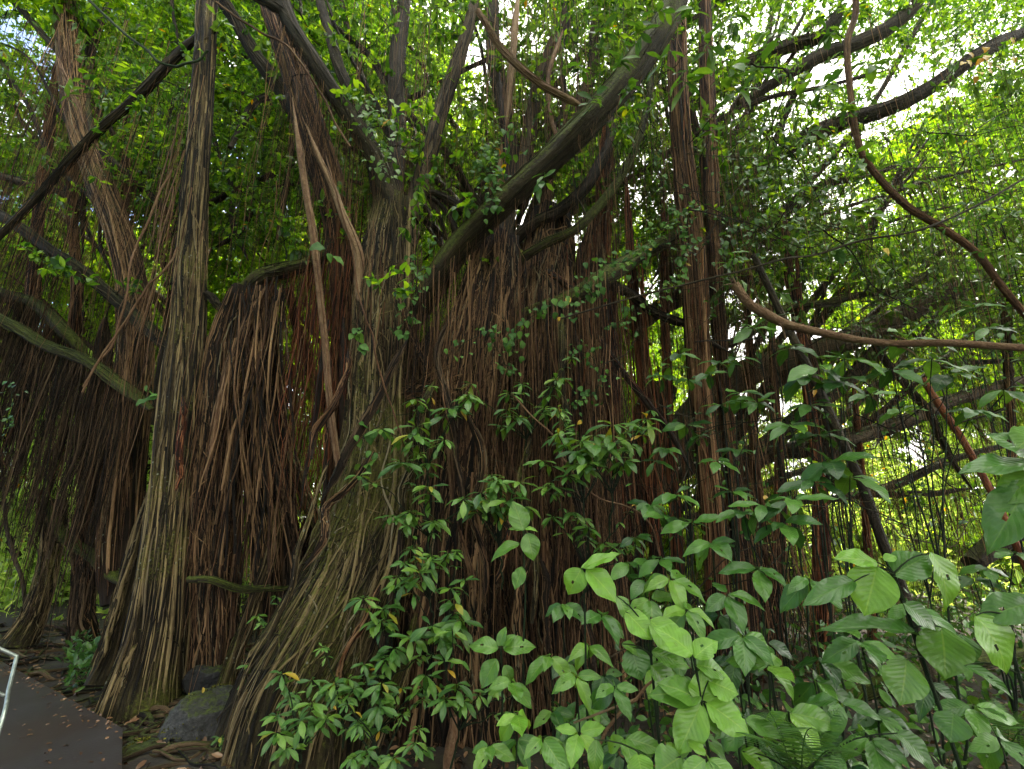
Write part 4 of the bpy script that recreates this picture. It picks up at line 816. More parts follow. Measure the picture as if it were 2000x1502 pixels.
# ------------------------------------------------------------------ stones, rail, fallen wood
def rock(name, px, py, d, w, h, dep, mat, label, seed, rot=0, tilt=0):
    c = W(px, py, d); n, m = 40, 60; ph = np.linspace(-np.pi/2, np.pi/2, n); th = np.linspace(0, 2*np.pi, m+1); PH, TH = np.meshgrid(ph, th, indexing='ij')
    X = np.stack([np.cos(PH)*np.cos(TH), np.cos(PH)*np.sin(TH), np.sin(PH)], -1); X = np.sign(X)*np.abs(X)**.8
    rs = np.random.default_rng(seed)
    for _ in range(9):                                   # planar facets
        a = unit(rs.normal(0, 1, 3)+np.array([0, -.2, .2])); k = rs.uniform(.62, .85); dd = (X*a).sum(-1); X = X-np.maximum(dd-k, 0)[..., None]*a*.9
    X = X*(1+.035*noise2(TH/(2*np.pi), PH*22+9, 60, seed+4)+.07*noise2(TH/(2*np.pi), PH*3+9, 9, seed)+.02*noise2(TH/(2*np.pi), PH*9+9, 27, seed+1))[..., None]*np.array([w, dep, h])
    cr, sr = math.cos(rot), math.sin(rot); X = np.stack([X[..., 0]*cr-X[..., 1]*sr, X[..., 0]*sr+X[..., 1]*cr, X[..., 2]+X[..., 0]*tilt], -1)+c
    mb = MB(); mb.add(X, grid(n, m+1), uv=np.stack([TH, PH], -1)); o = mb.build(name, M[mat]); tag(o, label, 'rock')
    if mat == 'rock':
        f = X.reshape(-1, 3); k = rng.integers(0, len(f), 2600); p_ = f[k]; w_ = noise2(TH.reshape(-1)[k]/(2*np.pi), PH.reshape(-1)[k]*2+4, 5, seed)+.25*noise2(TH.reshape(-1)[k]/(2*np.pi), PH.reshape(-1)[k]*9, 21, seed); p_ = p_[w_ > .12]; mm = MB(); o_n = unit(p_-c); put(mm, FAR, p_-o_n*.003, o_n+rng.normal(0, .6, p_.shape), rdir(len(p_), 1), rng.uniform(.008, .024, len(p_))); e = mm.build('moss', M['mosstuft']); e.parent = o
    return o
rock('boulder', 408, 1408, 3.95, .27, .25, .28, 'rock', 'mossy grey boulder at the foot of the left banyan', 3, .2, .12)
rock('boulder', 402, 1336, 4.75, .2, .17, .2, 'darkrock', 'smaller dark grey stone behind the mossy boulder', 5, .4, 0)
rock('boulder', 225, 1300, 4.9, .1, .14, .1, 'darkrock', 'narrow grey stone wedged beside the mossy foot of the left banyan', 8, .1, .3)
rock('boulder', 290, 1460, 3.75, .2, .06, .2, 'rock', 'flat half-buried stone next to the corner of the walkway', 11, .1, .0)

t = thing('handrail', G(-20, 1480), 'pale galvanised metal handrail at the left edge of the walkway', 'handrail')
def bar(mb, a, b, w):
    a, b = np.array(a, float), np.array(b, float); P = np.stack([a*(1-s)+b*s for s in np.linspace(0, 1, 4)]); tubes(mb, P[None], np.full((1, 4), w), 10)
corner = W(33, 1282, 2.5); top0 = W(-60, 1240, 2.35); low = W(-6, 1440, 2.2); low2 = W(8, 1358, 2.38)
mb = MB(); tubes(mb, resample(np.array([top0-(corner-top0)*3, top0, corner-(corner-top0)*.12, corner]), 16)[None], np.full((1, 16), .008), 10); mb.build('top_rail', M['metal'], t)
mb = MB(); tubes(mb, resample(np.array([corner, corner*.55+low*.45, low, [low[0]-.03, low[1]-.05, .1]]), 16)[None], np.full((1, 16), .008), 10); mb.build('post', M['metal'], t)
mb = MB(); bar(mb, low2, low2+(top0-corner)*3.5, .008); mb.build('mid_rail', M['metal'], t)
# thin far rail seen through the gap at the left
t = thing('handrail', G(-100, 1180), 'thin distant pale handrail among bright ferns at the far left edge', 'handrail')
for k, nm in ((0, 'top_rail'), (1, 'mid_rail')):
    mb = MB(); bar(mb, W(-200, 1140+k*18, 8.2), W(42, 1112+k*14, 8.8), .012); mb.build(nm, M['metal'], t)
mb = MB(); bar(mb, W(38, 1110, 8.8), [*W(38, 1110, 8.8)[:2], 0], .012); mb.build('post', M['metal'], t)

def wood(name, pts, mat, label, cat, extra=None, **kw):
    P, r = path(pts, None, kw.get('wob', .008)); st = Stem(P, r, kw.get('flute', .08), 5, kw.get('seed', 3)); mb = MB(); st.mesh(mb)
    if extra: extra(mb, st)
    o = mb.build(name, M[mat]); tag(o, label, cat, kw.get('group')); return st
def splinter(mb, st):
    p = st.P[0]; n = 9; a = p+rng.normal(0, .008, (n, 3)); b = p-st.T[0]*rng.uniform(.03, .09, (n, 1))+rng.normal(0, .02, (n, 3)); X = a[:, None]*(1-np.linspace(0, 1, 4))[None, :, None]+b[:, None]*np.linspace(0, 1, 4)[None, :, None]; tubes(mb, X, np.linspace(.009, .001, 4)[None].repeat(n, 0), 4)
    for u0, d in ((.22, (.02, 0, -.16)), (.3, (.05, 0, .1)), (.58, (.12, 0, -.1)), (.6, (-.1, 0, .1)), (.13, (0, 0, .07))):
        q = st.at(np.array([u0]))[0][0]; tubes(mb, (q+np.outer(np.linspace(0, 1, 6), d))[None]+wig(6, 1, .01), np.linspace(.008, .002, 6)[None], 5)
wood('dead_branch', [(1437, 556, 2.7, 12), (1466, 590, 2.7, 12), (1510, 614, 2.7, 13), (1560, 634, 2.65, 12), (1640, 655, 2.6, 11), (1700, 664, 2.55, 10), (1800, 671, 2.5, 11), (1900, 677, 2.4, 12), (2080, 684, 2.3, 13)], 'paleroot', 'broken peeling brown branch reaching in level from the right edge', 'branch', splinter, seed=31, wob=.01)
wood('leaning_trunk', [(1650, -60, 3.6, 7), (1672, 20, 3.6, 8), (1657, 90, 3.6, 9), (1660, 190, 3.6, 7.5), (1672, 270, 3.6, 8), (1702, 330, 3.55, 8), (1765, 400, 3.5, 9), (1840, 448, 3.5, 10), (1905, 500, 3.5, 10), (1962, 575, 3.5, 10), (2060, 690, 3.5, 11)], 'root', 'bent slender trunk curving from the top down to the right edge', 'tree', lambda mb, st: [tubes(mb, (st.at(np.array([u]))[0][0]+np.outer(np.linspace(0, 1, 7), d))[None]+wig(7, 1, .012)*np.linspace(0, 1, 7)[None, :, None], np.linspace(.006, .0015, 7)[None], 5) for u, d in ((.12, (.2, 0, .16)), (.22, (-.14, 0, .1)), (.35, (.16, -.05, .2)), (.5, (.05, 0, .22)), (.62, (-.1, 0, -.2)), (.72, (.2, 0, .14)), (.85, (-.1, 0, -.18)))], seed=33, wob=.014, flute=.16)
wood('leaning_trunk', [(1470, 500, 4.6, 8), (1530, 620, 4.5, 10), (1590, 740, 4.4, 12), (1640, 850, 4.35, 13), (1690, 960, 4.3, 14), (1725, 1060, 4.25, 15), (1770, 1180, 4.2, 16), (1850, 1400, 4.2, 17)], 'limb', 'slim dark leaning trunk speckled with pale lichen on the right', 'tree', seed=35)
wood('leaning_trunk', [(1800, 740, 5.6, 9), (1860, 830, 5.5, 10), (1915, 920, 5.4, 10), (1960, 1010, 5.3, 11), (2010, 1120, 5.3, 12)], 'redroot', 'thin reddish leaning pole at the far right above the big leaves', 'tree', seed=37)
wood('stump', [(893, 1370, 3.5, 11), (888, 1420, 3.5, 13), (878, 1480, 3.5, 14), (872, 1530, 3.5, 16)], 'paleroot', 'short pale broken stake upright at the foot of the central banyan', 'stake', seed=39)
wood('dead_twig', [(1165, 1455, 2.2, 4), (1210, 1400, 2.2, 4), (1245, 1365, 2.2, 4), (1275, 1330, 2.2, 3)], 'paleroot', 'bare pale forked twig sticking up through the broad leaves', 'twig', lambda mb, st: tubes(mb, W(np.linspace(1245, 1120, 8), np.linspace(1365, 1412, 8), 2.2)[None], np.linspace(.006, .004, 8)[None], 5), seed=40)
wood('thin_sapling', [(2, 880, 8, 4), (10, 1000, 7.8, 5), (25, 1080, 7.7, 6), (42, 1130, 7.6, 6), (48, 1200, 7.5, 6)], 'twig', 'thin dark sapling stem in the bright gap at the left edge', 'sapling', seed=42)

def liana(name, pts, mat, label, n=60, wob=.015):
    A = np.array(pts, float); X = resample(np.column_stack([W(A[:, 0], A[:, 1], A[:, 2]), A[:, 3]*mpp(A[:, 0], A[:, 1], A[:, 2])]), n); mb = MB()
    tubes(mb, X[None, :, :3]+wig(n, 1, wob, 9), X[None, :, 3].clip(.0008), 6); o = mb.build(name, M[mat]); return tag(o, label, 'liana')
liana('liana', [(330, 330, 3.8, 2), (270, 480, 3.8, 2), (235, 620, 3.8, 2), (160, 775, 3.8, 2)], 'paleroot', 'thin pale liana slanting down in front of the left limbs')
liana('liana', [(345, 480, 3.7, 2), (290, 560, 3.7, 2), (220, 660, 3.7, 2), (165, 760, 3.7, 1.6)], 'paleroot', 'second thin pale liana close beside the slanting one at left')
liana('liana', [(130, -40, 4, 2.5), (250, 70, 4, 2.5), (340, 130, 4, 2.5), (410, 100, 4, 2)], 'stem', 'green twining stem crossing the upper left corner')
liana('liana', [(420, 0, 3.6, 2.4), (500, 60, 3.6, 2.4), (560, 90, 3.6, 2.4), (620, 180, 3.7, 2), (690, 290, 3.8, 2)], 'root', 'long thin liana trailing along the upper left limbs')
liana('liana', [(640, 300, 3.6, 1.6), (700, 560, 3.6, 1.8), (740, 700, 3.6, 1.8), (790, 870, 3.6, 1.6)], 'root', 'fine straight liana falling in front of the left trunk ribs')
liana('liana', [(1010, 780, 3.6, 1.6), (1080, 860, 3.6, 1.8), (1150, 960, 3.6, 1.8), (1260, 1010, 3.5, 1.6), (1330, 1180, 3.5, 1.6)], 'paleroot', 'thin wiry stem sagging across the central trunk among leaves')
liana('liana', [(1090, 620, 3.3, 1.8), (1300, 560, 3.2, 2), (1480, 520, 3.1, 2.2), (1640, 480, 3.1, 2.2), (1830, 440, 3, 2.2), (2050, 330, 3, 2)], 'twig', 'long dark wiry stem rising from the trunk towards the right edge')

# wiry dark stems of the thicket at the right
tw = MB(); lv = MB(); n = 380; K = 26
px = rng.uniform(1250, 1980, n); py = rng.uniform(180, 1250, n); dd = rng.uniform(3.0, 7.5, n); s0 = W(px, py, dd); ang = rng.normal(.15, .5, n)*rng.choice([-1, 1], n, p=[.35, .65]); ln = rng.uniform(.7, 2.4, n)
tt = np.linspace(-.5, .5, K); X = s0[:, None]+np.stack([np.cos(ang), .2*rng.normal(0, 1, n), np.sin(ang)], -1)[:, None]*(tt[None, :, None]*ln[:, None, None])+wig(K, n, .07, 5)
X[..., 2] += .35*(tt[None]**2)*ln[:, None]*rng.normal(0, 1, (n, 1)); tubes(tw, X, (.0012+.006*rng.random((n, 1))**2)*(1-.7*(tt[None]+.5)), 5)
th = thing('wiry_thicket', (2.6, 4, 0), 'tangle of thin dark crossing stems with small leaves on the right', 'thicket'); th['kind'] = 'stuff'
i = rng.integers(0, n, 1900); j = rng.integers(2, K, 1900); c = X[i, j]; put(lv, OVAL, c, rdir(1900, -.2), rdir(1900, 1.2), rng.uniform(.03, .075, 1900)); tw.build('stem', M['twig'], th); lv.build('foliage', M['deep'], th)

# ------------------------------------------------------------------ leafy plants
def rosette(mb, tpls, apex, L, n, tilt=.35, face=.5, up=.1, ph=None, spread=.02, lean=(0, 0, 0)):
    a = (rng.uniform(0, 6.28) if ph is None else ph)+np.arange(n)*2.4; el = rng.normal(-tilt+.6*np.arange(n)/n, .22, n)
    ax = np.stack([np.cos(a)*np.cos(el), np.sin(a)*np.cos(el), np.sin(el)], -1)+np.array(lean); nr = np.array([0, -face, 1.])+rng.normal(0, .18, (n, 3))
    base = apex+np.outer(np.linspace(-1, 0, n), (0, 0, 1))*spread*L*8*.1; put(mb, tpls, base+ax*L*.06, ax, nr, L*(1-.45*(np.arange(n)/n)**2)*rng.uniform(.85, 1.1, n))
def stemto(mb, a, b, r0=.006, r1=.002, K=12, bow=.1, wob=.012):
    t_ = np.linspace(0, 1, K)[:, None]; a = np.array(a, float); b = np.array(b, float); X = a*(1-t_)+b*t_; X[:, 2] += bow*np.sin(np.pi*t_[:, 0])*np.linalg.norm(b-a); tubes(mb, X[None]+wig(K, 1, wob, 5)*np.sin(np.pi*t_)[None], np.linspace(r0, r1, K)[None], 6); return X
def plant(name, root, tips, tpls, mat, label, cat, group=None, n=(6, 9), stem='stem', node=True, face=.5, tilt=.35):
    """tips: (px, py, depth, leaf length in photo px)"""
    t = thing(name, root, label, cat, group); sm = MB(); lf = MB(); A = [W(p[0], p[1], p[2]) for p in tips]; root = np.array(root, float)
    hub = root*.55+np.mean(A, 0)*.45; far_ = len(A) > 1
    if far_: stemto(sm, root, hub, .008, .005, bow=0)
    for a, p in zip(A, tips):
        L = p[3]*mpp(p[0], p[1], p[2]); X = stemto(sm, hub if far_ else root, a, .005, .0025, bow=.08)
        rosette(lf, tpls, a, L, int(rng.integers(*n)), face=face, tilt=tilt)
        if node:
            for k in range(int(rng.integers(1, 3))): rosette(lf, tpls, X[-3-k*2], L*.9, 3, face=face, tilt=tilt)
    sm.build('stem', M[stem], t); lf.build('foliage', M[mat], t); return t
gs = 'narrow-leaved seedlings on the central banyan'
SP = [
 ([(804, 850, 3.55, 52), (782, 903, 3.5, 50), (868, 858, 3.55, 40), (745, 838, 3.6, 34)], (830, 1000, 3.9), 'narrow-leaved seedling high on the left rib of the central banyan with glossy whorls'),
 ([(839, 951, 3.5, 42), (765, 1008, 3.5, 38), (852, 1016, 3.5, 40), (800, 1000, 3.5, 34)], (840, 1120, 3.8), 'seedling with small pointed whorls directly below the highest whorled seedling on the trunk'),
 ([(940, 962, 3.3, 52), (992, 978, 3.3, 48), (1015, 942, 3.3, 46), (968, 945, 3.35, 40), (905, 975, 3.3, 42)], (980, 1150, 3.7), 'bushy dark-leaved seedling on the central trunk beside the plant with one large upright leaf'),
 ([(995, 768, 3.7, 38), (1012, 815, 3.7, 42), (1062, 798, 3.7, 34), (990, 800, 3.7, 36), (915, 770, 3.7, 32), (1100, 740, 3.75, 36)], (1020, 930, 4.0), 'spreading small-leaved seedling high in the middle of the central banyan'),
 ([(820, 1120, 3.3, 45), (790, 1100, 3.35, 30), (840, 1095, 3.3, 32)], (850, 1250, 3.6), 'single light green whorl standing out from the lower left rib of the central banyan'),
 ([(888, 1180, 3.25, 48), (900, 1212, 3.2, 50), (842, 1222, 3.2, 50), (860, 1240, 3.2, 42), (880, 1150, 3.3, 36)], (880, 1400, 3.5), 'dense seedling of hanging narrow leaves in the lower middle of the trunk'),
 ([(750, 1190, 3.4, 42), (770, 1265, 3.3, 44), (755, 1285, 3.3, 40), (745, 1215, 3.4, 36)], (740, 1420, 3.6), 'seedling with drooping coppery tipped leaves on the left buttress'),
 ([(832, 1318, 3.1, 46), (892, 1335, 3.05, 50), (870, 1365, 3.05, 44), (905, 1370, 3.05, 40)], (880, 1500, 3.3), 'leafy seedling just above the pale stake at the foot of the trunk'),
 ([(745, 1335, 3.2, 42), (740, 1378, 3.15, 44), (700, 1410, 3.1, 40), (680, 1325, 3.3, 34)], (720, 1500, 3.3), 'seedling with loose stars of leaves at the foot of the left buttress'),
 ([(540, 1430, 2.9, 48), (588, 1405, 2.95, 46), (610, 1375, 3.0, 38), (560, 1460, 2.9, 38), (640, 1400, 3, 40)], (590, 1540, 3.0), 'lowest bright seedling at the bottom edge in front of the left buttress'),
 ([(655, 1335, 3.2, 38), (690, 1345, 3.2, 36), (640, 1345, 3.25, 34)], (670, 1460, 3.3), 'small star-leaved seedling half way along the left buttress foot'),
 ([(497, 1322, 3.7, 30), (487, 1298, 3.7, 26)], (505, 1400, 3.7), 'tiny yellow-green seedling behind the boulder against the dark hollow'),
 ([(553, 1255, 4.1, 32), (575, 1240, 4.1, 30), (520, 1270, 4.1, 28), (570, 1270, 4.1, 26)], (560, 1350, 4.1), 'small grey-green seedling in the dark hollow left of the big buttress'),
 ([(770, 1480, 2.9, 40), (715, 1465, 2.95, 36), (810, 1450, 2.95, 34), (690, 1480, 2.9, 34)], (760, 1560, 3.0), 'low seedling spreading over fallen leaves at the bottom edge'),
 ([(1120, 1000, 3.3, 32), (1080, 1010, 3.35, 30), (1150, 1030, 3.3, 34), (1180, 1060, 3.3, 30)], (1130, 1200, 3.6), 'fine small-leaved seedling on the right ribs of the central trunk'),
 ([(1090, 850, 3.3, 40), (1130, 880, 3.2, 52), (1060, 900, 3.3, 42), (1110, 930, 3.25, 40), (1160, 850, 3.2, 44), (1070, 950, 3.3, 36)], (1150, 1080, 3.6), 'full rounded shrub of mid green leaves growing from the right side of the central trunk'),
 ([(1195, 830, 3.1, 60), (1170, 870, 3.1, 58), (1150, 905, 3.1, 52), (1200, 865, 3.1, 50)], (1190, 1050, 3.4), 'cluster of broader fresh leaves standing at the right shoulder of the central trunk'),
 ([(430, 1440, 3.6, 22), (445, 1445, 3.6, 20)], (440, 1470, 3.6), 'tiny sprig beside the mossy boulder'),
]
for tips, rt, lb in SP:
    if len(tips) > 2:
        for _ in range(6): q_ = tips[int(rng.integers(len(tips)))]; tips.append((q_[0]+rng.normal(6, 48), q_[1]+rng.normal(-16, 44), q_[2]+rng.uniform(0, .2), q_[3]*rng.uniform(.6, .95)))
    plant('seedling', W(*rt), tips, SEED, 'seed', lb, 'seedling', gs)

gm = 'shrubs with bluish green leaves among the right-hand roots'
SM = [
 ([(1328, 690, 3.4, 46), (1310, 715, 3.4, 40), (1290, 735, 3.4, 40), (1345, 740, 3.4, 40)], (1340, 1000, 3.8), 'shrub in front of the first right-hand root column, its leaves level with the dead branch'),
 ([(1402, 708, 3.2, 50), (1440, 700, 3.2, 44), (1385, 730, 3.2, 40)], (1420, 1000, 3.6), 'shrub tip between the two tall root columns with one pale cupped leaf'),
 ([(1340, 830, 3.4, 48), (1300, 875, 3.4, 44), (1365, 850, 3.4, 40), (1280, 900, 3.4, 38)], (1340, 1150, 3.7), 'low dark-leaved shrub crossing the first right-hand root column'),
 ([(1445, 768, 3.0, 54), (1480, 785, 3.0, 50), (1410, 790, 3.0, 44)], (1470, 1100, 3.4), 'light-tipped shrub beneath the broken end of the dead branch'),
 ([(1505, 620, 3.1, 52), (1470, 640, 3.1, 48), (1540, 680, 3.1, 50)], (1540, 1000, 3.5), 'shrub whose long leaves hang around the broken end of the dead branch'),
 ([(1600, 718, 2.7, 70), (1650, 700, 2.7, 72), (1640, 745, 2.7, 66), (1570, 735, 2.7, 60)], (1640, 1150, 3.1), 'large-leaved shrub spreading below the middle of the dead branch'),
 ([(1770, 660, 2.6, 72), (1820, 700, 2.6, 76), (1850, 730, 2.6, 66), (1740, 720, 2.6, 64)], (1800, 1150, 3.0), 'large-leaved shrub just under the dead branch near the right edge'),
 ([(1580, 790, 2.8, 60), (1545, 830, 2.8, 62), (1600, 850, 2.8, 58)], (1600, 1150, 3.1), 'shrub with drooping leaves in front of the level limbs'),
 ([(1620, 900, 2.6, 78), (1660, 930, 2.6, 80), (1590, 940, 2.6, 70)], (1650, 1200, 2.9), 'shrub of broad dark leaves crossing the speckled leaning trunk'),
 ([(1490, 985, 2.5, 76), (1550, 975, 2.5, 76), (1530, 1020, 2.5, 72), (1450, 1000, 2.6, 66)], (1530, 1300, 2.8), 'shrub with shining whorled leaves above the bright broad-leaved plants'),
 ([(1320, 965, 2.9, 60), (1350, 1020, 2.8, 60), (1300, 1010, 2.9, 54), (1270, 985, 3.0, 50)], (1330, 1250, 3.1), 'whorled shrub at the foot of the first right-hand root column'),
 ([(1430, 960, 2.9, 50), (1400, 900, 3.0, 46), (1440, 880, 3, 46)], (1420, 1200, 3.2), 'thin shrub with few leaves between the root columns'),
 ([(1700, 770, 3.2, 48), (1760, 800, 3.2, 50), (1900, 800, 3.0, 50)], (1780, 1200, 3.5), 'slender shrub with scattered leaves over the bright gap at right'),
 ([(1930, 640, 3.2, 50), (1960, 760, 3.2, 54), (1900, 600, 3.4, 46)], (1960, 1100, 3.4), 'slender shrub at the right edge on both sides of the dead branch'),
 ([(1930, 1110, 2.6, 50), (1960, 1170, 2.6, 54), (1900, 1130, 2.7, 46), (1980, 1080, 2.6, 50)], (1960, 1400, 2.8), 'dark narrow-leaved shrub at the right edge above the largest leaf'),
 ([(1240, 1050, 3.0, 50), (1230, 1100, 2.9, 50), (1290, 1090, 2.8, 62), (1260, 1130, 2.8, 52)], (1260, 1350, 3.0), 'dark shrub right of the three brightest leaves'),
]
for tips, rt, lb in SM: plant('shrub', np.append(W(*rt)[:2], 0), tips, OVAL+SEED[1:2], 'deep', lb, 'shrub', gm, n=(5, 8), face=.7, node=False)

# small-leaved climbing vines on the centre
def vine(pts, n, size, label, mat='vine', sp=.06):
    A = np.array(pts, float); w = resample(W(A[:, 0], A[:, 1], A[:, 2]), 40)+wig(40, 1, .02, 8)[0]; t = thing('climbing_vine', w[0], label, 'vine', 'vines climbing the banyans'); sm = MB(); lf = MB(); tubes(sm, w[None], np.full((1, 40), .0025), 5)
    i = rng.integers(0, 40, n); c = w[i]+rng.normal(0, sp, (n, 3)); ax = rng.normal(0, .6, (n, 3))+np.array([0, -.3, -.7]); nr = np.array([0, -.9, .6])+rng.normal(0, .35, (n, 3)); put(lf, HEART, c, ax, nr, size*rng.uniform(.6, 1.2, n))
    m = min(n, 60); tubes(sm, np.stack([w[i[:m]], (w[i[:m]]+c[:m])/2+.005, c[:m]], 1), np.full((m, 3), .0012), 3); sm.build('stem', M['stem'], t); lf.build('foliage', M[mat], t)
vine([(960, 420, 4.1), (970, 350, 4.1), (945, 310, 4.2), (990, 260, 4.2)], 130, .085, 'vine of small bright leaves climbing beside the red root above the mossy limb')
vine([(1000, 690, 3.9), (1010, 640, 3.9), (1060, 600, 3.9), (1110, 600, 3.9), (1150, 560, 4), (1180, 590, 4)], 80, .075, 'vine trailing along the short mossy limb in the centre of the trunk')
vine([(780, 650, 4.1), (800, 600, 4.1), (820, 560, 4.1), (815, 500, 4.2), (845, 470, 4.2)], 46, .08, 'vine with heart-shaped leaves in the dark fork left of the centre')
vine([(715, 900, 3.8), (712, 860, 3.8), (735, 830, 3.9), (800, 810, 3.9), (860, 800, 3.9)], 24, .10, 'vine with a few lobed pale leaves on the left rib')
vine([(890, 700, 3.9), (950, 650, 3.9), (980, 700, 3.9), (1000, 730, 3.9)], 40, .06, 'fine-leaved vine crossing the pale rib in the middle of the trunk')
vine([(1100, 680, 4.0), (1150, 700, 4.0), (1170, 760, 3.9), (1110, 800, 3.9), (1180, 900, 3.9)], 80, .055, 'vine of tiny rounded leaves over the red roots at the right of the trunk')
vine([(1280, 300, 4.2), (1320, 420, 4.2), (1340, 500, 4.2), (1300, 560, 4.2), (1200, 640, 4.1)], 130, .07, 'vine wrapping the top of the first right-hand root column')
vine([(1450, 300, 4.4), (1500, 340, 4.4), (1560, 330, 4.4), (1620, 360, 4.4), (1560, 420, 4.4), (1450, 440, 4.4), (1400, 520, 4.4)], 220, .075, 'dense dark vine mat over the crossing limbs at upper right', mat='deep', sp=.14)
vine([(1150, 520, 4.0), (1240, 500, 4.0), (1300, 450, 4.1), (1360, 400, 4.2)], 110, .07, 'vine spreading over the mossy limb towards the right')
vine([(640, 500, 4.1), (645, 470, 4.1), (650, 460, 4.1)], 3, .14, 'single pale lobed leaf cluster in front of the tan hanging root', sp=.02)
vine([(740, 330, 4.3), (760, 270, 4.3), (700, 230, 4.4), (760, 200, 4.4)], 120, .085, 'vine of long light leaves over the upper left limbs', mat='broad', sp=.12)
vine([(690, 680, 4.0), (700, 650, 4.0), (690, 620, 4.0)], 6, .12, 'two dark drooping leaves on the red roots', sp=.03)
vine([(0, 800, 4.8), (20, 830, 4.8), (10, 740, 4.8)], 26, .06, 'dark little leaves among the root curtain at the left edge', mat='deep')
vine([(280, 780, 4.2), (290, 760, 4.2), (298, 790, 4.2)], 5, .12, 'pale narrow fern-like sprig where the mossy limb meets the column', sp=.03)
# the yellowed and dead leaves caught in the tree
mb = MB(); yl = [(745, 250, 4.4, 40), (1110, 580, 3.95, 30), (1490, 970, 2.5, 26), (1590, 755, 3.2, 40), (1725, 485, 3.5, 30), (500, 1378, 3.5, 30), (400, 1345, 3.8, 22)]
yl += [(1930+a*30, 115+b_*30, 5, 26) for a, b_ in rng.normal(0, 1, (16, 2))]
for px, py, d, s in yl: put(mb, HEART, W(px, py, d), rng.normal(0, .4, 3)+np.array([0, -.2, -.8]), np.array([0, -1, .5]), s*.62*mpp(px, py, d))
M['yellow'] = leafmat('yellow_leaves', (.35, .2, .03), (.5, .3, .04), (.55, .4, .06), trans=.3, yellow=0); tag(mb.build('yellowed_leaf', M['yellow']), 'scattered yellow and orange dying leaves caught among the green', 'leaves', kind='stuff')

# big broad-leaved plants, lower right.  leaf: (base px, base py, tip px, tip py, width px, shade, tilt)
def bigleaf_plant(root, depth, leaves, label, stempts=None, r=.007, cat='plant'):
    t = thing('broadleaf_plant', root, label, cat, 'broad-leaved plants in the foreground'); sm = MB(); bases = []
    for bx, by, tx, ty, wd, sh in leaves:
        b = W(bx, by, depth); ln = math.hypot(tx-bx, ty-by); dz = depth-.28*ln*mpp(bx, by, depth) if ty > by else depth-.05*ln*mpp(bx, by, depth)
        p = W(tx, ty, dz); L = float(np.linalg.norm(p-b)); ax = (p-b)/L; w_m = wd*mpp(bx, by, depth); bases.append(b)
        nr = np.array([0, -.75, .8])+rng.normal(0, .12, 3); v, q, uv = BROAD[int(rng.integers(len(BROAD)))]
        mb = MB(); put(mb, (v, q, uv), b-ax*L*.02, ax, nr, L*1.02, wide=float(w_m/(L*.49)))
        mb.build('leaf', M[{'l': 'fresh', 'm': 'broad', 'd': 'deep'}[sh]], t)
    bs = np.array(bases); top = W(*stempts, depth) if stempts else bs.mean(0)
    X = stemto(sm, root, top, r, r*.6, bow=.03, K=16)
    for b in bs:
        k = int(np.argmin(np.linalg.norm(X-b-np.array([0, 0, -.02]), axis=1))); stemto(sm, X[k], b, .003, .002, K=6, bow=.1, wob=.0)
    sm.build('stem', M['stem'], t); return t
def root_at(px, py, d): return np.append(W(px, py, d)[:2], 0.)
bigleaf_plant(root_at(1400, 1500, 1.75), 1.7, [(1369, 1374, 1323, 1478, 64, 'l'), (1380, 1372, 1475, 1434, 62, 'l'), (1371, 1372, 1372, 1308, 50, 'l'), (1384, 1330, 1447, 1352, 56, 'l'), (1366, 1368, 1290, 1318, 66, 'm'), (1357, 1284, 1400, 1240, 46, 'l'), (1352, 1278, 1290, 1212, 62, 'l'), (1370, 1360, 1268, 1340, 60, 'm'), (1385, 1390, 1412, 1440, 34, 'm'), (1360, 1300, 1430, 1300, 50, 'm')], 'tallest bright plant at bottom centre right, five broad leaves in a star with one bitten', (1370, 1370))
bigleaf_plant(root_at(1150, 1400, 2.3), 2.2, [(1137, 1110, 1212, 1068, 32, 'l'), (1135, 1112, 1106, 1160, 46, 'l'), (1146, 1112, 1214, 1172, 52, 'l')], 'three bright leaves on a dark stem in front of the trunk', (1138, 1110))
bigleaf_plant(root_at(985, 1450, 2.6), 2.5, [(972, 1268, 915, 1245, 36, 'm'), (984, 1268, 1048, 1246, 38, 'm'), (975, 1262, 985, 1222, 22, 'm'), (982, 1262, 1003, 1234, 20, 'm'), (970, 1288, 935, 1345, 36, 'm'), (985, 1300, 1004, 1338, 30, 'm')], 'plant with two wide opposite leaves spread like wings at the middle of the trunk foot', (978, 1268))
bigleaf_plant(root_at(1025, 1400, 2.6), 2.5, [(1022, 1036, 1003, 976, 40, 'm'), (1030, 1042, 1045, 1096, 42, 'm'), (1020, 1108, 1004, 1152, 28, 'm'), (1014, 1062, 952, 1074, 32, 'm'), (1020, 1034, 992, 1028, 14, 'l'), (1026, 1034, 1052, 1028, 14, 'l')], 'plant with one large upright oval leaf above the centre of the shrubs', (1022, 1040))
bigleaf_plant(root_at(1950, 1560, 1.75), 1.65, [(1712, 1108, 1692, 1200, 90, 'l'), (1712, 1098, 1632, 1078, 46, 'l'), (1745, 1124, 1822, 1074, 64, 'd'), (1820, 1080, 1895, 1194, 78, 'l'), (1668, 1136, 1572, 1168, 46, 'd'), (1728, 1095, 1752, 1080, 22, 'l'), (1765, 1178, 1842, 1228, 54, 'd'), (1770, 1290, 1764, 1380, 74, 'm'), (1838, 1225, 1857, 1330, 88, 'm'), (1792, 1240, 1600, 1185, 50, 'd'), (1862, 1392, 1858, 1450, 54, 'd'), (1880, 1240, 1900, 1310, 60, 'd')], 'tall plant at lower right with broad bitten leaves on leaning dark stems', (1745, 1120), r=.009)
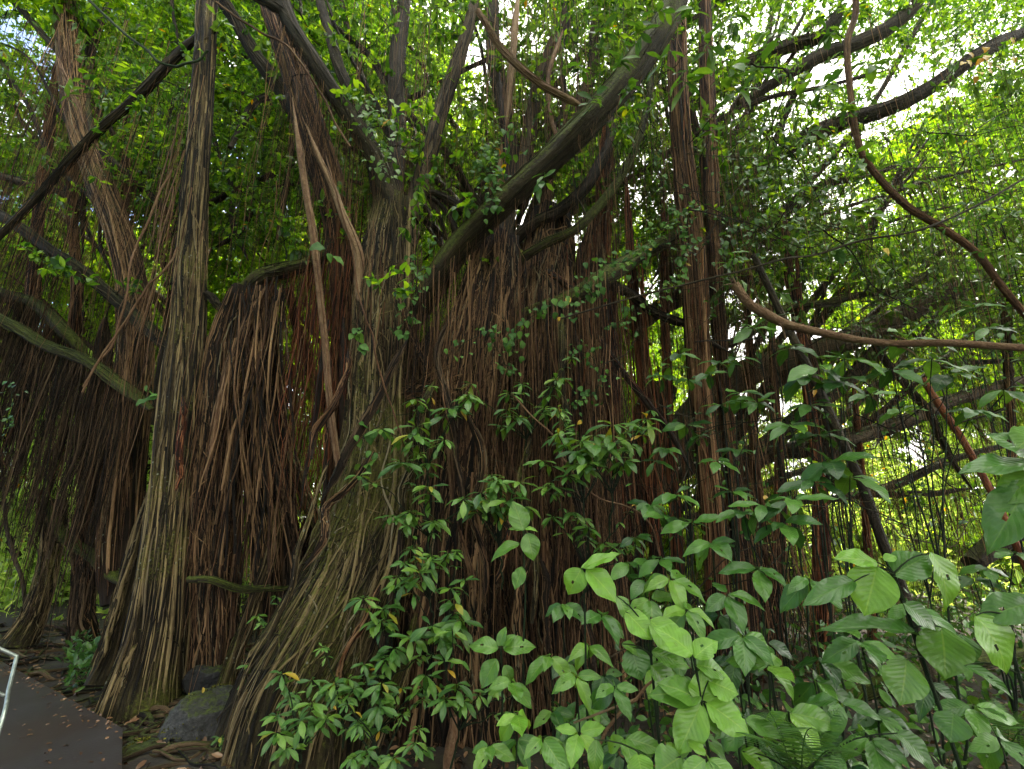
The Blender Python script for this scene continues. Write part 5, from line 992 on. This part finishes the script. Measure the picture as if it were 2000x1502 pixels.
bigleaf_plant(root_at(2050, 1600, 1.6), 1.5, [(1905, 1202, 2020, 1318, 90, 'l'), (2010, 1180, 1930, 1190, 60, 'd'), (1885, 1300, 2010, 1358, 26, 'd')], 'largest yellow-green leaf with a round hole at the right edge', (1960, 1200))
bigleaf_plant(root_at(2080, 1500, 1.5), 1.4, [(2010, 890, 1955, 832, 70, 'd'), (2020, 905, 1876, 902, 60, 'd'), (2012, 945, 1940, 1050, 76, 'd'), (2030, 930, 1960, 960, 60, 'm'), (2030, 840, 1990, 870, 60, 'm')], 'plant entering at the right edge with large blue-green leaves in mid height', (2015, 920))
bigleaf_plant(root_at(1290, 1500, 1.9), 1.85, [(1222, 1195, 1278, 1248, 48, 'l'), (1270, 1212, 1346, 1276, 58, 'l'), (1274, 1272, 1352, 1300, 40, 'm'), (1272, 1300, 1344, 1372, 66, 'm'), (1232, 1265, 1256, 1332, 58, 'd'), (1215, 1258, 1262, 1270, 32, 'm'), (1205, 1165, 1240, 1210, 40, 'm')], 'bright overlapping leaves left of the tallest bright plant', (1268, 1235))
bigleaf_plant(root_at(1300, 1600, 1.7), 1.65, [(1330, 1478, 1280, 1510, 66, 'm'), (1245, 1472, 1258, 1530, 50, 'l'), (1165, 1445, 1160, 1520, 34, 'm')], 'leaves cut by the bottom edge under the tallest bright plant', (1290, 1500))
bigleaf_plant(root_at(1560, 1600, 1.8), 1.75, [(1450, 1468, 1535, 1515, 44, 'l'), (1752, 1432, 1848, 1502, 58, 'd'), (1640, 1470, 1600, 1530, 50, 'd')], 'low plant with long leaves beside the fern fronds at the bottom edge', (1560, 1520))
auto = [ # px, py, depth, leaf px, shade, label
 (1010, 1395, 2.0, 52, 'l', 'low yellow-green plant at the bottom edge right of the pale stake'), (1000, 1330, 2.3, 52, 'm', 'plant with pale drooping leaves under the wing-leaved plant'), (1075, 1280, 2.5, 52, 'm', 'plant with glossy leaves just right of the wing-leaved plant'),
 (1125, 1320, 2.2, 52, 'm', 'plant in front of the dark trunk gap between the bright plants'), (1150, 1260, 2.4, 50, 'm', 'dull green plant under the three brightest leaves'), (1060, 1440, 1.9, 56, 'm', 'plant at the bottom edge with overlapping upright leaves'),
 (1130, 1430, 1.9, 56, 'l', 'fresh green plant at the bottom edge left of the forked twig'), (955, 1455, 2.1, 44, 'm', 'small plant at the bottom edge nearest the pale stake'), (1200, 1340, 2.1, 54, 'd', 'shaded plant behind the forked twig'),
 (1175, 1200, 2.6, 50, 'd', 'dark plant below right of the three brightest leaves'), (1310, 1130, 2.5, 62, 'm', 'glossy plant in front of the dark root column foot'), (1340, 1190, 2.3, 62, 'm', 'mid green plant above the star-shaped bright plant'),
 (1270, 1170, 2.5, 56, 'm', 'plant with folded leaves left of the root column foot'), (1450, 1240, 2.1, 70, 'd', 'dark ribbed plant right of the star-shaped bright plant'), (1500, 1300, 2.0, 70, 'm', 'plant with veined leaves right of the star-shaped bright plant'),
 (1540, 1390, 1.9, 74, 'm', 'plant with long leaves above the fern fronds'), (1590, 1330, 2.3, 60, 'd', 'plant in front of the bright gap between the low roots'), (1450, 1400, 1.8, 66, 'd', 'shaded plant under the right side of the star-shaped bright plant'),
 (1640, 1370, 2.1, 62, 'd', 'plant with pointed leaves left of the low mossy limb'), (1580, 1130, 2.3, 66, 'd', 'plant hanging over the bright gap left of the tall lower right plant'), (1480, 1110, 2.5, 60, 'd', 'dark plant between the whorled shrubs and the ribbed plant'),
 (1420, 1160, 2.5, 56, 'd', 'small plant beside the foot of the second root column'), (1700, 1440, 1.8, 72, 'd', 'dark plant at the bottom edge under the low mossy limb'), (1950, 1440, 1.7, 66, 'd', 'shaded plant in the bottom right corner'),
 (1390, 1060, 2.7, 54, 'd', 'plant with narrow whorls between the two tall root columns'), (1220, 1440, 1.8, 54, 'm', 'plant right beside the forked twig at the bottom edge'), (1680, 1250, 2.2, 70, 'd', 'shaded broad leaves behind the tall lower right plant'),
 (1100, 1180, 2.8, 46, 'd', 'dark leaves on the trunk left of the three brightest leaves'), (1380, 1480, 1.6, 60, 'm', 'small leaves at the bottom edge under the star-shaped plant'), (1900, 1380, 1.9, 62, 'd', 'dark leaves below the largest yellow-green leaf'), (1780, 1180, 2.2, 60, 'd', 'dark leaves behind the stems of the tall lower right plant')]
for px, py, d, s, sh, lb in auto:
    t = thing('broadleaf_plant', root_at(px+rng.normal(0, 15), py, d+.1), lb, 'plant', 'broad-leaved plants in the foreground'); sm = MB(); lf = MB(); a = W(px, py, d); X = stemto(sm, t.location, a, .006, .003, bow=.02); L = s*mpp(px, py, d)*1.25
    rosette(lf, BROAD, a, L, int(rng.integers(4, 6)), tilt=.45, face=.9, lean=(0, -.25, 0)); rosette(lf, BROAD, X[-4], L*.9, 4, tilt=.55, face=.9, lean=(0, -.15, 0)); rosette(lf, BROAD, X[-7]+np.array([.03, -.02, 0]), L*.8, 3, tilt=.5, face=.8)
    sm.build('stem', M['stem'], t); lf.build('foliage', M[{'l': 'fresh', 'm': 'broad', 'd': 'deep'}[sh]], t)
# ferns
def fern(px, py, d, fr, label):
    t = thing('fern', root_at(px, py, d), label, 'fern', 'ferns on the forest floor'); base = np.array(t.location); base[2] = max(.05, W(px, py, d)[2]-.05)
    for tx, ty, td in fr:
        tip = W(tx, ty, td); K = 26; s = np.linspace(0, 1, K)[:, None]; X = base*(1-s)+tip*s; L = np.linalg.norm(tip-base); X[:, 2] += .14*L*np.sin(np.pi*s[:, 0]*.85); sm = MB(); tubes(sm, X[None], np.linspace(.003, .001, K)[None], 5)
        T_ = unit(np.gradient(X, axis=0)); side = unit(np.cross(T_, [0, 0, 1.])); up = np.cross(side, T_); j = np.arange(5, K); pl = L*.22*np.sin(np.pi*np.linspace(.12, 1, len(j)))+.006
        for sg in (-1, 1): put(sm, [leaf_tpl(2, 6, .16, .3, .15, .1, 0, 1)], X[j]+T_[j]*.004*sg, side[j]*sg+T_[j]*.45, up[j]+np.array([0, -.3, 0]), pl)
        sm.build('frond', M['fern'], t)
fern(1560, 1530, 1.9, [(1500, 1400, 1.7), (1640, 1395, 1.9), (1700, 1440, 1.7), (1590, 1450, 1.5), (1460, 1460, 1.6), (1660, 1490, 1.5)], 'fern with arching feathery fronds at the bottom edge right of centre')
fern(1960, 1450, 2.4, [(1900, 1390, 2.2), (1990, 1400, 2.2), (1940, 1370, 2.5), (2030, 1440, 2.1)], 'small fern low in the bottom right corner')
# low grass and ferns at the left behind the trunks
def tuft(n, pxr, pyr, d, size, name, mat, label, cat='ground plants'):
    px = rng.uniform(*pxr, n); py = rng.uniform(*pyr, n); dd = rng.uniform(*d, n); c = W(px, py, dd); c[:, 2] = gz(c[:, 0], c[:, 1])+rng.uniform(0, .22, n)**1.0; mb = MB(); put(mb, SEED, c, rdir(n, .6), rdir(n, 1), rng.uniform(*size, n)); tag(mb.build(name, M[mat]), label, cat, kind='stuff')
tuft(500, (140, 260), (1200, 1330), (4.9, 6.2), (.06, .13), 'ground_plants', 'fern', 'dark green ground plants between the feet of the two left banyans')
mb = MB(); n = 5200; c = np.column_stack([rng.uniform(-15, -4, n), rng.uniform(7.6, 14, n), rng.random(n)**2*.8]); put(mb, SEED, c, rdir(n, .7), rdir(n, 1), rng.uniform(.1, .22, n)); tag(mb.build('ground_cover', M['under']), 'sunlit yellow-green ground cover beyond the left banyans', 'ground cover', kind='stuff')
mb = MB(); n = 9000; c = np.column_stack([rng.uniform(.3, 10, n), rng.uniform(2.0, 9.5, n), rng.random(n)**2*.5]); put(mb, OVAL, c, rdir(n, .5), rdir(n, 1), rng.uniform(.06, .14, n)); tag(mb.build('ground_cover', M['deep']), 'low dark leafy ground cover under the right-hand roots', 'ground cover', kind='stuff')
mb = MB(); n = 9000; c = np.column_stack([rng.uniform(1, 22, n), rng.uniform(8, 18, n), rng.random(n)**2*.9]); put(mb, FAR, c, rdir(n, .7), rdir(n, 1), rng.uniform(.14, .28, n)); tag(mb.build('ground_cover', M['under']), 'sunlit yellow-green ground cover seen through the right-hand roots', 'ground cover', kind='stuff')
# leaves fallen on the walkway
mb = MB(); n = 170; q = rng.random(n); a_, b_ = G(-60, 1260), G(240, 1420); e = a_*(1-q[:, None])+b_*q[:, None]; e = (e-np.array([0, 0, CAMZ]))*((CAMZ-.136)/CAMZ)+np.array([0, 0, CAMZ]); e[:, :2] -= np.abs(rng.normal(0, .05, (n, 1)))*np.array([.45, .9]); e[:, 2] = .136+rng.random(n)*.012
put(mb, OVAL, e, rdir(n)*np.array([1, 1, .1]), rdir(n)*.5+np.array([0, 0, 1]), rng.uniform(.015, .045, n)); tag(mb.build("leaf_litter", M["deadleaf"]), 'dark leaf scraps spilling over the far edge of the walkway', 'leaf litter', kind='stuff')
mb = MB(); n = 70; px = rng.uniform(-60, 235, n); py = rng.uniform(1310, 1500, n); ok = py > 1300+.55*px; c = G(px[ok], py[ok]); c = (c-np.array([0, 0, CAMZ]))*((CAMZ-.136)/CAMZ)+np.array([0, 0, CAMZ]); c[:, 2] = .136
put(mb, OVAL, c, rdir(len(c))*np.array([1, 1, .05]), rdir(len(c))*.2+np.array([0, 0, 1]), rng.uniform(.018, .05, len(c))); tag(mb.build('fallen_leaves', M['deadleaf']), 'small dry leaves scattered on the wet walkway', 'fallen leaves', kind='stuff')
